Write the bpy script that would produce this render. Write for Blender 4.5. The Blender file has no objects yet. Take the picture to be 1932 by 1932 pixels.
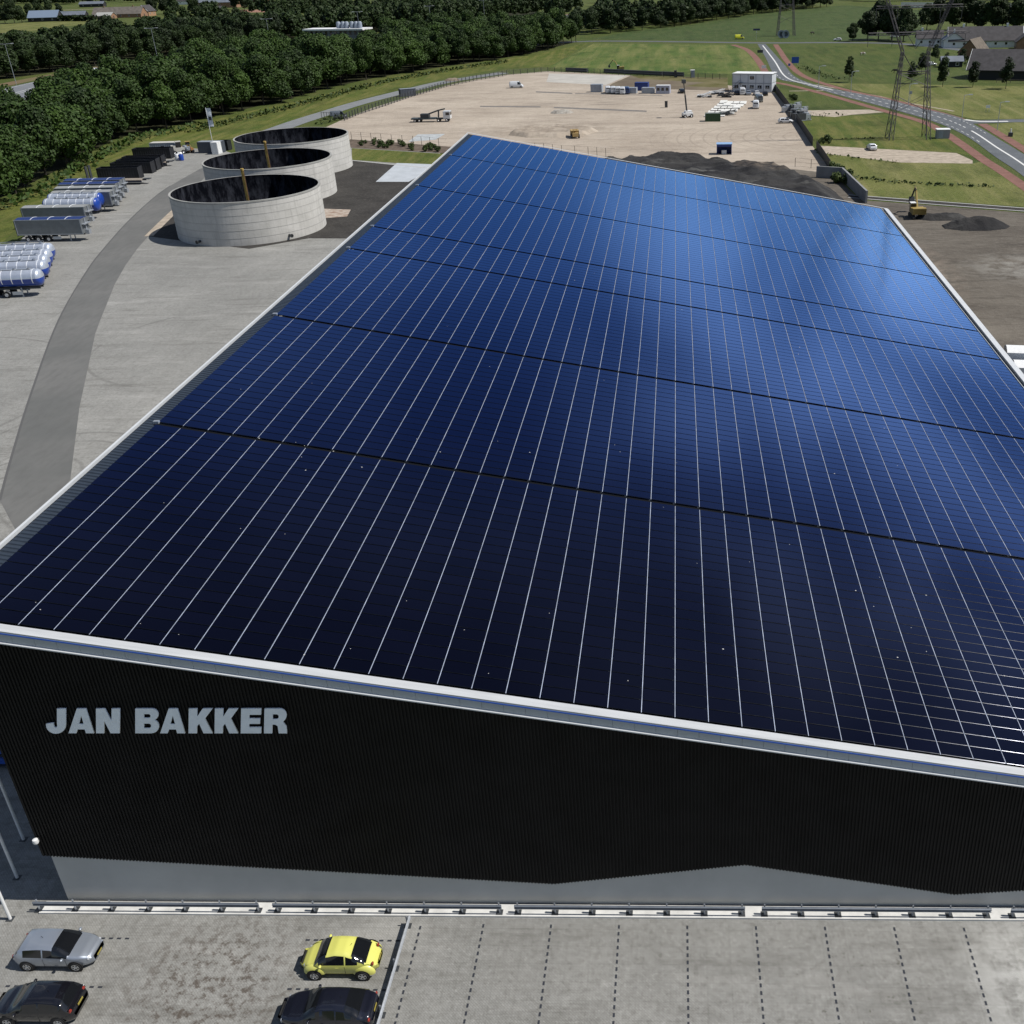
import bpy, math, random
from mathutils import Vector, Matrix
R = math.radians
random.seed(7)
sc = bpy.context.scene
COL = sc.collection

# ------------------------------------------------------------------ camera
CH = 44.0
FL, PX, PY = 1980.755, 1206.34, 966.0
_p, _y, _r = .490677, .0439251, .0282363
_cp, _sp, _cy, _sy = math.cos(_p), math.sin(_p), math.cos(_y), math.sin(_y)
FW = Vector((-_sy*_cp, _cy*_cp, -_sp)); _rt = Vector((_cy, _sy, 0)); _dn = FW.cross(_rt)
RT = math.cos(_r)*_rt + math.sin(_r)*_dn
DN = -math.sin(_r)*_rt + math.cos(_r)*_dn
cam = bpy.data.cameras.new('camera'); co = bpy.data.objects.new('camera', cam); COL.objects.link(co)
m = Matrix((RT, -DN, -FW)).transposed().to_4x4(); m.translation = Vector((0, 0, CH)); co.matrix_world = m
cam.sensor_width = 36; cam.sensor_fit = 'HORIZONTAL'; cam.lens = FL/1932*36
cam.shift_x = -(PX-966)/1932; cam.clip_start = .5; cam.clip_end = 20000
sc.camera = co

# ------------------------------------------------------------------ world and sun
SUN_EL, SUN_ROT = R(53.5), R(92.6)
w = bpy.data.worlds.new("World"); sc.world = w; w.use_nodes = True
nt = w.node_tree; N = nt.nodes; LK = nt.links
bg = N['Background']; bg.inputs[1].default_value = .066
sky = N.new('ShaderNodeTexSky'); sky.sky_type = 'NISHITA'; sky.sun_disc = False
sky.sun_elevation = SUN_EL; sky.sun_rotation = SUN_ROT; sky.air_density = 1.0; sky.dust_density = .6; sky.ozone_density = 3
tc = N.new('ShaderNodeTexCoord'); mp = N.new('ShaderNodeMapping'); mp.inputs['Scale'].default_value = (1.1, 1.1, 3.2)
mp.inputs['Location'].default_value = (.35, 1.9, .2)
LK.new(tc.outputs['Generated'], mp.inputs[0])
ns = N.new('ShaderNodeTexNoise'); ns.inputs['Scale'].default_value = 2.2; ns.inputs['Detail'].default_value = 7; ns.inputs['Roughness'].default_value = .55
LK.new(mp.outputs[0], ns.inputs[0])
rp = N.new('ShaderNodeValToRGB'); rp.color_ramp.elements[0].position = .50; rp.color_ramp.elements[1].position = .72
LK.new(ns.outputs[0], rp.inputs[0])
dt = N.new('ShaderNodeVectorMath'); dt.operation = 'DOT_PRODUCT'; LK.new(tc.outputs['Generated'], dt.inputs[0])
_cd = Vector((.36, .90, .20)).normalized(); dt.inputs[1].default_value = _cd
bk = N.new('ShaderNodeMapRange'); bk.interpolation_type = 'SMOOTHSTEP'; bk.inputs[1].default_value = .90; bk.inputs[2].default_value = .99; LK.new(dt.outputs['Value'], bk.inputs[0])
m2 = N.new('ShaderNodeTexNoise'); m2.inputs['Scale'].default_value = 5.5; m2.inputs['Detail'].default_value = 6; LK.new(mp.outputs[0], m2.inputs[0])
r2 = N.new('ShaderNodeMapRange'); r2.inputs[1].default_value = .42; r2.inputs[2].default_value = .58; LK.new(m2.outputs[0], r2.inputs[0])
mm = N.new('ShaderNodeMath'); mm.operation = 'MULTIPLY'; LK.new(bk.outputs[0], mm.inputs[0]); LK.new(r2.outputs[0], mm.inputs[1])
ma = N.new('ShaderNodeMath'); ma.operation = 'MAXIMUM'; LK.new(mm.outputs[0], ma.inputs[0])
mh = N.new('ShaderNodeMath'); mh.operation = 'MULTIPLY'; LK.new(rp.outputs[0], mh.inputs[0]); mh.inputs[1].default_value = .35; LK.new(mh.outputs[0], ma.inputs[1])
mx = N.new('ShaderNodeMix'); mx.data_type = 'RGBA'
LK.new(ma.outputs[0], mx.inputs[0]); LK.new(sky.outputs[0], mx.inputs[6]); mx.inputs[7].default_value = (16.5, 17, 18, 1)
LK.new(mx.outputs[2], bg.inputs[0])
sl = bpy.data.lights.new('sun', 'SUN'); sl.energy = 4.6; sl.angle = R(.53); sl.color = (1, .955, .89)
so = bpy.data.objects.new('sun', sl); COL.objects.link(so)
sd = Vector((math.sin(SUN_ROT)*math.cos(SUN_EL), math.cos(SUN_ROT)*math.cos(SUN_EL), math.sin(SUN_EL)))
so.rotation_euler = sd.to_track_quat('Z', 'Y').to_euler()
sc.view_settings.view_transform = 'Standard'; sc.view_settings.look = 'None'
sc.view_settings.exposure = .12; sc.view_settings.gamma = 1

# ------------------------------------------------------------------ layout helpers: photo point (1932 px wide) -> ground
def ray(x, y): return FW*FL + RT*(x-PX) + DN*(y-PY)
def g(x, y, z=0.0):
    v = ray(x, y); t = (z-CH)/v.z
    return Vector((v.x*t, v.y*t, z))

# ------------------------------------------------------------------ materials
MATS = {}
def mat(name, col, rough=.8, metal=0, spec=.5, var=0, scale=1.0, bump=0, bscale=20, col2=None, detail=6, coat=0, lo=.35, hi=.65, obj=False, stretch=None):
    if name in MATS: return MATS[name]
    m = bpy.data.materials.new(name); m.use_nodes = True; n = m.node_tree.nodes; l = m.node_tree.links
    b = n['Principled BSDF']; b.inputs['Roughness'].default_value = rough; b.inputs['Metallic'].default_value = metal
    b.inputs['Specular IOR Level'].default_value = spec; b.inputs['Coat Weight'].default_value = coat; b.inputs['Coat Roughness'].default_value = .05
    b.inputs['Base Color'].default_value = (*col, 1)
    MATS[name] = m
    if var or col2 or bump:
        t = n.new('ShaderNodeTexCoord' if obj else 'ShaderNodeNewGeometry'); src = t.outputs['Object'] if obj else t.outputs['Position']
        if stretch:
            mpn = n.new('ShaderNodeMapping'); mpn.inputs['Scale'].default_value = stretch; l.new(src, mpn.inputs[0]); src = mpn.outputs[0]
    if var or col2:
        c2 = col2 or tuple(c*(1+var) for c in col); c1 = col if col2 else tuple(c*(1-var) for c in col)
        a = n.new('ShaderNodeTexNoise'); a.inputs['Scale'].default_value = scale; a.inputs['Detail'].default_value = detail; a.inputs['Roughness'].default_value = .6
        l.new(src, a.inputs[0]); r_ = n.new('ShaderNodeValToRGB')
        r_.color_ramp.elements[0].position = lo; r_.color_ramp.elements[1].position = hi
        r_.color_ramp.elements[0].color = (*c1, 1); r_.color_ramp.elements[1].color = (*c2, 1)
        l.new(a.outputs[0], r_.inputs[0]); l.new(r_.outputs[0], b.inputs['Base Color'])
    if bump:
        a = n.new('ShaderNodeTexNoise'); a.inputs['Scale'].default_value = bscale; a.inputs['Detail'].default_value = 4
        l.new(src, a.inputs[0]); bp = n.new('ShaderNodeBump'); bp.inputs['Strength'].default_value = bump; bp.inputs['Distance'].default_value = .1
        l.new(a.outputs[0], bp.inputs['Height']); l.new(bp.outputs[0], b.inputs['Normal'])
    return m

class NB:
    """small node builder for layered ground colours (world position)"""
    def __init__(s, name, rough=.9, spec=.2):
        s.m = bpy.data.materials.new(name); s.m.use_nodes = True; s.n = s.m.node_tree.nodes; s.l = s.m.node_tree.links
        s.b = s.n['Principled BSDF']; s.b.inputs['Roughness'].default_value = rough; s.b.inputs['Specular IOR Level'].default_value = spec
        s.pos = s.n.new('ShaderNodeNewGeometry').outputs['Position']; MATS[name] = s.m
    def map(s, sc_=(1, 1, 1), rot=0, loc=(0, 0, 0)):
        a = s.n.new('ShaderNodeMapping'); a.inputs['Scale'].default_value = sc_; a.inputs['Rotation'].default_value = (0, 0, rot); a.inputs['Location'].default_value = loc
        s.l.new(s.pos, a.inputs[0]); return a.outputs[0]
    def noise(s, scale, lo, hi, vec=None, detail=6, rough=.6, inv=False, dist=0):
        a = s.n.new('ShaderNodeTexNoise'); a.inputs['Scale'].default_value = scale; a.inputs['Detail'].default_value = detail; a.inputs['Roughness'].default_value = rough
        a.inputs['Distortion'].default_value = dist
        s.l.new(vec or s.pos, a.inputs[0])
        r = s.n.new('ShaderNodeMapRange'); r.inputs[1].default_value = lo; r.inputs[2].default_value = hi
        if inv: r.inputs[3].default_value = 1; r.inputs[4].default_value = 0
        s.l.new(a.outputs[0], r.inputs[0]); return r.outputs[0]
    def mul(s, a, k):
        q = s.n.new('ShaderNodeMath'); q.operation = 'MULTIPLY'; s.l.new(a, q.inputs[0])
        if isinstance(k, (int, float)): q.inputs[1].default_value = k
        else: s.l.new(k, q.inputs[1])
        return q.outputs[0]
    def mix(s, f, a, b):
        q = s.n.new('ShaderNodeMix'); q.data_type = 'RGBA'
        if isinstance(f, (int, float)): q.inputs[0].default_value = f
        else: s.l.new(f, q.inputs[0])
        for v, i in ((a, 6), (b, 7)):
            if isinstance(v, tuple): q.inputs[i].default_value = (*v, 1)
            else: s.l.new(v, q.inputs[i])
        return q.outputs[2]
    def disc(s, c, r0, r1, sy=1.0):
        """mask 1 inside radius r0 of c, 0 outside r1"""
        a = s.map((1, sy, 0), 0, (-c[0], -c[1]*sy, 0))
        q = s.n.new('ShaderNodeVectorMath'); q.operation = 'LENGTH'; s.l.new(a, q.inputs[0])
        r = s.n.new('ShaderNodeMapRange'); r.inputs[1].default_value = r1; r.inputs[2].default_value = r0; s.l.new(q.outputs['Value'], r.inputs[0])
        return r.outputs[0]
    def bump(s, h, strength=.3, dist=.05):
        bp = s.n.new('ShaderNodeBump'); bp.inputs['Strength'].default_value = strength; bp.inputs['Distance'].default_value = dist
        s.l.new(h, bp.inputs['Height']); s.l.new(bp.outputs[0], s.b.inputs['Normal'])
    def out(s, c): s.l.new(c, s.b.inputs['Base Color']); return s.m

# ------------------------------------------------------------------ mesh builder
class MB:
    def __init__(s): s.v = []; s.f = []
    def add(s, vs, fs):
        o = len(s.v); s.v += [tuple(v) for v in vs]; s.f += [tuple(i+o for i in f) for f in fs]; return s
    def box(s, cx, cy, cz, sx, sy, sz, rz=0, M=None):
        vs = []
        for k in (-.5, .5):
            for a, b in ((-.5, -.5), (.5, -.5), (.5, .5), (-.5, .5)):
                x, y = a*sx, b*sy
                if rz: x, y = x*math.cos(rz)-y*math.sin(rz), x*math.sin(rz)+y*math.cos(rz)
                vs.append((cx+x, cy+y, cz+k*sz))
        if M: vs = [tuple(M @ Vector(v)) for v in vs]
        return s.add(vs, [(3, 2, 1, 0), (4, 5, 6, 7), (0, 1, 5, 4), (1, 2, 6, 5), (2, 3, 7, 6), (3, 0, 4, 7)])
    def b2(s, x0, y0, z0, x1, y1, z1): return s.box((x0+x1)/2, (y0+y1)/2, (z0+z1)/2, abs(x1-x0), abs(y1-y0), abs(z1-z0))
    def tube(s, p0, p1, r, n=8, r1=None, cap=True):
        p0, p1 = Vector(p0), Vector(p1); d = (p1-p0)
        if d.length < 1e-6: return s
        d.normalize(); u = d.orthogonal().normalized(); w_ = d.cross(u); r1 = r if r1 is None else r1
        vs = []
        for p, q in ((p0, r), (p1, r1)):
            for i in range(n):
                a = 2*math.pi*(i+.5)/n; vs.append(p+u*math.cos(a)*q+w_*math.sin(a)*q)
        fs = [(i, (i+1) % n, n+(i+1) % n, n+i) for i in range(n)]
        if cap: fs += [tuple(range(n-1, -1, -1)), tuple(range(n, 2*n))]
        return s.add(vs, fs)
    def path(s, pts, r, n=6):
        for a, b in zip(pts, pts[1:]): s.tube(a, b, r, n)
        return s
    def lathe(s, prof, c=(0, 0, 0), n=24, axis='Z', a0=0, a1=2*math.pi):
        full = abs(a1-a0-2*math.pi) < 1e-6; k = n if full else n+1; vs = []
        for (r, z) in prof:
            for i in range(k):
                a = a0+(a1-a0)*i/n; x, y = r*math.cos(a), r*math.sin(a)
                vs.append((c[0]+x, c[1]+y, c[2]+z) if axis == 'Z' else (c[0]+z, c[1]+x, c[2]+y) if axis == 'X' else (c[0]+x, c[1]+z, c[2]+y))
        fs = []
        for j in range(len(prof)-1):
            for i in range(n):
                b = (i+1) % k
                fs.append((j*k+i, j*k+b, (j+1)*k+b, (j+1)*k+i))
        return s.add(vs, fs)
    def prism(s, poly, z0, z1, axis='Z', c=(0, 0, 0)):
        n = len(poly); vs = []
        for z in (z0, z1):
            for a, b in poly: vs.append((c[0]+a, c[1]+b, c[2]+z) if axis == 'Z' else (c[0]+a, c[1]+z, c[2]+b) if axis == 'Y' else (c[0]+z, c[1]+a, c[2]+b))
        return s.add(vs, [tuple(range(n-1, -1, -1)), tuple(range(n, 2*n))]+[(i, (i+1) % n, n+(i+1) % n, n+i) for i in range(n)])
    def quad(s, *p): return s.add(p, [tuple(range(len(p)))])
    def build(s, name, m, parent=None, smooth=False, fix=True):
        me = bpy.data.meshes.new(name); me.from_pydata(s.v, [], s.f)
        if fix and len(s.f) < 60000:
            import bmesh
            bm = bmesh.new(); bm.from_mesh(me); bmesh.ops.recalc_face_normals(bm, faces=bm.faces); bm.to_mesh(me); bm.free()
        if m: me.materials.append(m)
        if smooth:
            me.polygons.foreach_set('use_smooth', [True]*len(me.polygons))
            if smooth != 'all': me.set_sharp_from_angle(angle=R(35))
        me.update()
        o = bpy.data.objects.new(name, me); COL.objects.link(o)
        if parent: o.parent = parent
        return o

def tag(o, label, cat, group=None, kind=None):
    o['label'] = label; o['category'] = cat
    if group: o['group'] = group
    if kind: o['kind'] = kind
    return o
def thing(name, label, cat, loc=(0, 0, 0), rz=0, group=None):
    o = bpy.data.objects.new(name, None); COL.objects.link(o); o.location = loc; o.rotation_euler = (0, 0, rz); o.empty_display_size = .3
    return tag(o, label, cat, group)
def dup(root, loc, rz=None, label=None, scale=None, mats=None):
    def cp(o, par):
        c = o.copy(); COL.objects.link(c)
        if par: c.parent = par
        for ch in o.children: cp(ch, c)
        return c
    r = cp(root, None); r.location = loc
    if rz is not None: r.rotation_euler = (0, 0, rz)
    if label: r['label'] = label
    if scale: r.scale = (scale,)*3 if isinstance(scale, (int, float)) else scale
    if mats:
        for ch in r.children_recursive:
            k = ch.name.split('.')[0]
            if k in mats:
                ch.data = ch.data.copy(); ch.data.materials[0] = mats[k]
    return r
def struct(o): o['kind'] = 'structure'; return o
def sheet(name, pts, z, m, px=True):
    b = MB(); vs = []
    for q in pts:
        P = g(*q) if px else Vector((q[0], q[1], 0)); vs.append((P.x, P.y, z))
    b.quad(*vs); o = b.build(name, m, fix=False)
    if o.data.polygons[0].normal.z < 0: o.data.flip_normals()
    return struct(o)
def catmull(P, k=6):
    P = [Vector(p) for p in P]; out = []
    for i in range(len(P)-1):
        a, b, c, d = P[max(i-1, 0)], P[i], P[i+1], P[min(i+2, len(P)-1)]
        for j in range(k):
            t = j/k; out.append(.5*((2*b)+(c-a)*t+(2*a-5*b+4*c-d)*t*t+(3*b-a-3*c+d)*t**3))
    out.append(P[-1]); return out
def ribbon(name, pts, width, z, m, px=True, k=6, off=0, dash=None):
    P = [(g(*q) if px else Vector((*q[:2], 0))) for q in pts]; P = catmull(P, k) if k > 1 else P
    L, Q = [], []
    for i, p in enumerate(P):
        d = (P[min(i+1, len(P)-1)]-P[max(i-1, 0)]).normalized(); n = Vector((-d.y, d.x, 0))
        L.append(p+n*(off+width/2)); Q.append(p+n*(off-width/2))
    b = MB(); vs = [(v.x, v.y, z) for pr in zip(L, Q) for v in pr]
    b.add(vs, [(2*i, 2*i+1, 2*i+3, 2*i+2) for i in range(len(P)-1) if not dash or i % dash[1] < dash[0]])
    o = b.build(name, m, fix=False)
    if o.data.polygons and o.data.polygons[0].normal.z < 0: o.data.flip_normals()
    return struct(o)

white = mat('white_paint', (.72, .73, .73), .45, var=.06, scale=3)
steel = mat('galvanised_steel', (.42, .45, .49), .42, .55, var=.12, scale=6)
dsteel = mat('dark_steel', (.045, .05, .055), .55, .2)
black = mat('black_rubber', (.012, .012, .013), .75)
glass = mat('dark_glass', (.008, .009, .011), .06, 0, .6, coat=.4)
chrome = mat('bright_metal', (.6, .62, .65), .25, .9)
conc = mat('tank_concrete', (.30, .30, .285), .9, 0, .2, var=.15, scale=.5, bump=.2, bscale=4)

# ------------------------------------------------------------------ ground and setting
n = NB('meadow_grass')
c = n.mix(n.noise(.012, .35, .62), (.05, .076, .014), (.08, .10, .024))
c = n.mix(n.noise(.16, .45, .75, n.map((1, .35, 1), .3)), c, (.094, .098, .03))
c = n.mix(n.noise(1.3, .5, .8, detail=8), c, (.03, .045, .01))
n.bump(n.noise(1.6, .2, .8), .8, .3); n.out(c)
b = MB(); b.quad((-5000, -300, 0), (5000, -300, 0), (5000, 9000, 0), (-5000, 9000, 0)); struct(b.build('ground', n.m, fix=False))

def grass(name, a, b_, c_, rot=0, s1=.05, streak=(1, .1, 1)):
    n = NB(name)
    c = n.mix(n.noise(s1, .38, .64), a, b_)
    c = n.mix(n.mul(n.noise(.35, .42, .7, n.map(streak, rot)), .8), c, c_)
    c = n.mix(n.mul(n.noise(.09, .5, .66, n.map((1, .5, 1), rot+.4, (3, 5, 0)), detail=9, rough=.7), .7), c, tuple(v*.55 for v in a))
    c = n.mix(n.mul(n.noise(1.1, .5, .75, detail=8), .7), c, tuple(v*.4 for v in a))
    c = n.mix(n.mul(n.noise(.7, .6, .75, n.map((1, 1, 1), 0, (9, 1, 0)), detail=8), .5), c, c_)
    n.bump(n.noise(2.0, .2, .8), .8, .2); return n.out(c)
mown = grass('mown_field_grass', (.095, .115, .026), (.145, .15, .045), (.21, .195, .08), rot=.1, streak=(.9, .05, 1))
ffloor = mat('forest_floor', (.018, .022, .010), .95, 0, .1, col2=(.03, .03, .016), scale=.2)
stripe = grass('striped_field_grass', (.055, .10, .018), (.10, .13, .03), (.20, .19, .07), rot=1.45, streak=(.5, .035, 1))
past = grass('pasture_grass', (.045, .072, .014), (.068, .09, .019), (.10, .11, .032), rot=.2)
dark_past = grass('dark_pasture_grass', (.042, .070, .018), (.055, .082, .022), (.072, .09, .03), rot=.2)
verge = grass('verge_grass', (.06, .09, .014), (.10, .115, .022), (.17, .155, .05), rot=1.1, s1=.12)

sheet('far_field', [(1112, 74), (1180, 60), (1300, 47), (1420, 26), (1590, 10), (1740, 20), (1740, 78), (1430, 78)], .01, dark_past)
sheet('striped_field', [(1034, 128), (1120, 82), (1383, 85), (1414, 98), (1432, 117), (1448, 140), (1185, 140)], .02, stripe)
sheet('pasture', [(1470, 86), (1932, 90), (1932, 158), (1700, 157), (1560, 155), (1490, 118)], .02, past)
sheet('mown_field', [(1560, 157), (1932, 163), (1932, 225), (1836, 225), (1780, 211), (1660, 181)], .03, mown)
sheet('verge', [(1462, 158), (1560, 180), (1660, 210), (1670, 214), (1500, 210)], .02, past)
sheet('verge', [(1500, 222), (1670, 216), (1741, 232), (1780, 252), (1820, 278), (1850, 300), (1804, 288), (1545, 276)], .02, verge)
sheet('verge', [(1556, 291), (1835, 309), (1858, 303), (1932, 352), (1932, 390), (1700, 375), (1600, 368)], .022, mown)
sheet('verge', [(1900, 232), (1932, 229), (1932, 276), (1858, 236)], .02, mown)
# yard side grass and ditch bank along the belt
sheet('verge', [(0, 463), (109, 354), (188, 343), (325, 275), (430, 262), (520, 246), (680, 187), (843, 147), (956, 128), (1034, 128), (1112, 80), (1029, 99), (956, 112), (843, 128), (734, 146), (552, 193), (456, 213), (307, 250), (182, 297), (0, 394)], .02, verge)
sheet('field', [(0, 62), (60, 58), (190, 42), (200, 38), (60, 42), (0, 46)], .03, mown)

sheet('forest_floor', [(-146, 200), (-147, 227), (-153, 267), (-157, 285), (-162, 314), (-158, 326), (-150, 364), (-141, 392), (-137, 428), (-126, 469), (-109, 505), (-87, 541), (-72, 575), (-55, 645), (-120, 700), (-145, 640), (-178, 570), (-200, 500), (-205, 430), (-200, 385), (-194, 329), (-180, 296), (-163, 264), (-158, 196)], .03, ffloor, px=False)
sheet('forest_floor', [(-308, 420), (-306, 498), (-292, 545), (-262, 655), (-225, 735), (-180, 805), (-140, 875), (-95, 965), (-200, 1100), (-400, 900), (-380, 420)], .03, ffloor, px=False)
n = NB('concrete_pavers', .88, .25)
c = n.mix(n.noise(.045, .3, .7, n.map((1, 1, 1), .4)), (.235, .236, .225), (.33, .328, .31))
c = n.mix(n.mul(n.noise(.5, .45, .8, n.map((1, .22, 1), .25)), .5), c, (.19, .19, .18))
c = n.mix(n.mul(n.noise(2.2, .48, .70, detail=9, rough=.75), .6), c, (.125, .12, .108))
c = n.mix(n.mul(n.noise(5.5, .52, .66, detail=8, rough=.8), .5), c, (.14, .135, .12))
c = n.mix(n.mul(n.noise(3.5, .56, .68, n.map((1, 1, 1), 0, (8, 2, 0)), detail=8, rough=.8), .5), c, (.45, .45, .43))
c = n.mix(n.mul(n.noise(.9, .6, .8, n.map((1, 1, 1), 0, (3, 1, 0))), .5), c, (.42, .42, .40))
c = n.mix(n.mul(n.noise(.35, .52, .7, n.map((.25, 1.6, 1), .12), detail=9, rough=.75), .85), c, (.15, .147, .135))
c = n.mix(n.mul(n.noise(.22, .55, .72, n.map((.4, 1.2, 1), .5, (7, 3, 0)), detail=8), .5), c, (.42, .415, .395))
for (ax, ay, ar, ah) in ((-62, 92, 7, 0), (-62, 92, 9.2, 0), (-63, 88, 4, 0), (-64, 90, 5.2, 0), (-82, 60, 30, 0), (-82, 60, 32.2, 0), (-95, 110, 22, 0), (-95, 110, 24, 0), (-60, 130, 16, 0), (-110, 80, 14, 0), (-110, 80, 16, 0)):
    v_ = n.n.new('ShaderNodeVectorMath'); v_.operation = 'LENGTH'; n.l.new(n.map((1, 1, 0), 0, (-ax, -ay, 0)), v_.inputs[0])
    a_ = n.n.new('ShaderNodeMath'); a_.operation = 'SUBTRACT'; n.l.new(v_.outputs['Value'], a_.inputs[0]); a_.inputs[1].default_value = ar
    b_ = n.n.new('ShaderNodeMath'); b_.operation = 'ABSOLUTE'; n.l.new(a_.outputs[0], b_.inputs[0])
    m_ = n.n.new('ShaderNodeMapRange'); m_.inputs[1].default_value = .28; m_.inputs[2].default_value = .1; n.l.new(b_.outputs[0], m_.inputs[0])
    c = n.mix(n.mul(n.mul(m_.outputs[0], n.noise(.11, .42, .52, n.map((1, 1, 1), 0, (ax, ar, 0)))), .45), c, (.13, .128, .12))
# brown moss and oil stains in front of the wall
st = n.mul(n.disc((-23, 33.5), 2, 6.0), n.noise(1.7, .49, .58, detail=10, rough=.8)); c = n.mix(n.mul(st, .85), c, (.085, .068, .055))
st = n.mul(n.disc((8, 33.5), 1, 6), n.noise(2.6, .6, .66, detail=8, rough=.7)); c = n.mix(n.mul(st, .7), c, (.08, .07, .055))
st = n.mul(n.disc((18, 34), 2, 5.5), n.noise(.8, .42, .55, detail=9, rough=.7)); c = n.mix(n.mul(st, .8), c, (.5, .5, .48))
# block joints of the machine laid mats
vb = n.n.new('ShaderNodeTexBrick'); vb.inputs['Scale'].default_value = 1.0; vb.inputs['Brick Width'].default_value = 1.16; vb.inputs['Row Height'].default_value = 1.03
vb.inputs['Mortar Size'].default_value = .05; vb.inputs['Color1'].default_value = (1, 1, 1, 1); vb.inputs['Color2'].default_value = (.86, .86, .86, 1); vb.inputs['Mortar'].default_value = (.72, .72, .71, 1)
vb.offset = 0; n.l.new(n.map((1, 1, 1)), vb.inputs[0])
vb2 = n.n.new('ShaderNodeTexBrick'); vb2.inputs['Scale'].default_value = 1.0; vb2.inputs['Brick Width'].default_value = .21; vb2.inputs['Row Height'].default_value = .105
vb2.inputs['Mortar Size'].default_value = .012; vb2.inputs['Color1'].default_value = (1, 1, 1, 1); vb2.inputs['Color2'].default_value = (.78, .78, .77, 1); vb2.inputs['Mortar'].default_value = (.55, .55, .54, 1)
n.l.new(n.map((1, 1, 1), .785), vb2.inputs[0])
for t_, k_ in ((vb, .28), (vb2, .5)):
    q = n.n.new('ShaderNodeMix'); q.data_type = 'RGBA'; q.blend_type = 'MULTIPLY'; q.inputs[0].default_value = k_
    n.l.new(c, q.inputs[6]); n.l.new(t_.outputs[0], q.inputs[7]); c = q.outputs[2]
n.bump(n.noise(14, .3, .7), .25, .02)
paver = n.out(c)
yard = [g(0, 463), g(38, 456), g(100, 362), g(109, 356), g(188, 343), g(240, 315), g(325, 277), g(425, 285), g(445, 292)]
sheet('yard_paving', [(p.x, p.y) for p in yard]+[(-60, 300), (-60, 264), (-33, 262), (-33, 39), (60, 39), (60, 15), (-80, 15), (-150, 60), (-150, 150)], .04, paver, px=False)

n = NB('lane_asphalt', .9, .2)
c = n.mix(n.noise(.08, .35, .65), (.115, .118, .115), (.15, .15, .145)); c = n.mix(n.mul(n.noise(1.2, .45, .75, n.map((1, .3, 1), .5)), .5), c, (.095, .095, .093))
lane = n.out(c)
LL = [(379, 318), (321, 351), (292, 372), (244, 416), (197, 468.5), (164, 512), (111, 604), (60, 740), (20, 870), (0, 945)]
LR = [(133, 905), (150, 770), (180, 630), (189.6, 604), (217, 536), (237, 501), (259, 470), (281, 445), (310, 415), (352, 372), (402, 318)]
sheet('lane', LL+[(40, 1020)]+LR, .05, lane)
ml = mat('lane_kerb', (.085, .085, .085), .9)
ribbon('lane_kerb', LL[1:], .25, .056, ml)
n = NB('black_cinder', .95, .15)
c = n.mix(n.noise(.2, .35, .7), (.033, .031, .029), (.055, .052, .048)); c = n.mix(n.mul(n.noise(1.6, .55, .75, detail=9), .6), c, (.11, .10, .09))
n.bump(n.noise(1.2, .2, .8), .6, .15); cinder = n.out(c)
sheet('tank_apron', [(278, 446), (302, 420), (330, 397), (470, 280), (600, 270), (664, 303), (741, 311), (800, 318), (760, 360), (656, 450.5), (583, 450), (470, 470), (345, 455)], .06, cinder)
sandm = mat('pale_sand_strip', (.36, .31, .25), .95, 0, .1, var=.2, scale=.6)
ribbon('sand_edge', [(281, 446), (303, 424), (328, 400), (350, 380)], 1.6, .066, sandm)
slabm = mat('pale_slab', (.40, .43, .46), .8, 0, .2, var=.08, scale=.4)
sheet('concrete_slab', [(749, 308), (830, 311), (771, 343.5), (709, 343.5)], .07, slabm)
sheet('sand_patch', [(600, 394), (662, 396), (655, 409), (612, 412)], .067, mat('stained_sand', (.24, .17, .13), .95, 0, .1, var=.3, scale=.8, col2=(.42, .38, .33)))
sheet('lawn', [(664, 280), (860, 292), (860, 316), (664, 302)], .065, verge)
ribbon('kerb', [(664, 303), (741, 311), (830, 320)], .5, .075, mat('kerb_concrete', (.38, .38, .37), .9), k=1)
sheet('planting_bed', [(660, 263), (860, 278), (880, 292), (660, 279)], .068, mat('bed_soil', (.12, .095, .075), .95, 0, .1, var=.3, scale=.7))

n = NB('site_sand', .95, .12)
c = n.mix(n.noise(.03, .35, .65), (.34, .29, .235), (.42, .365, .30))
c = n.mix(n.mul(n.noise(.13, .48, .72, n.map((.35, 1, 1), -.1), detail=8), .6), c, (.25, .21, .172))
c = n.mix(n.mul(n.noise(.5, .5, .72, n.map((.4, 1.5, 1), .1), detail=9, rough=.7), .6), c, (.19, .16, .13))
c = n.mix(n.mul(n.noise(.07, .54, .66, n.map((.5, 1.6, 1), .3, (4, 4, 0)), detail=9, rough=.7), .65), c, (.215, .18, .145))
c = n.mix(n.mul(n.noise(.25, .58, .7, n.map((.3, 1.5, 1), -.2, (1, 8, 0)), detail=8), .5), c, (.47, .42, .36))
st = n.mul(n.disc((-36, 312), 8, 26, 1.4), n.noise(.16, .42, .58, detail=8, rough=.7)); c = n.mix(n.mul(st, .75), c, (.20, .165, .13))
st = n.mul(n.disc((-20, 372), 22, 55, 2.2), n.noise(.22, .52, .64, n.map((.25, 1.6, 1), 0), detail=6)); c = n.mix(n.mul(st, .55), c, (.19, .165, .14))
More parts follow.
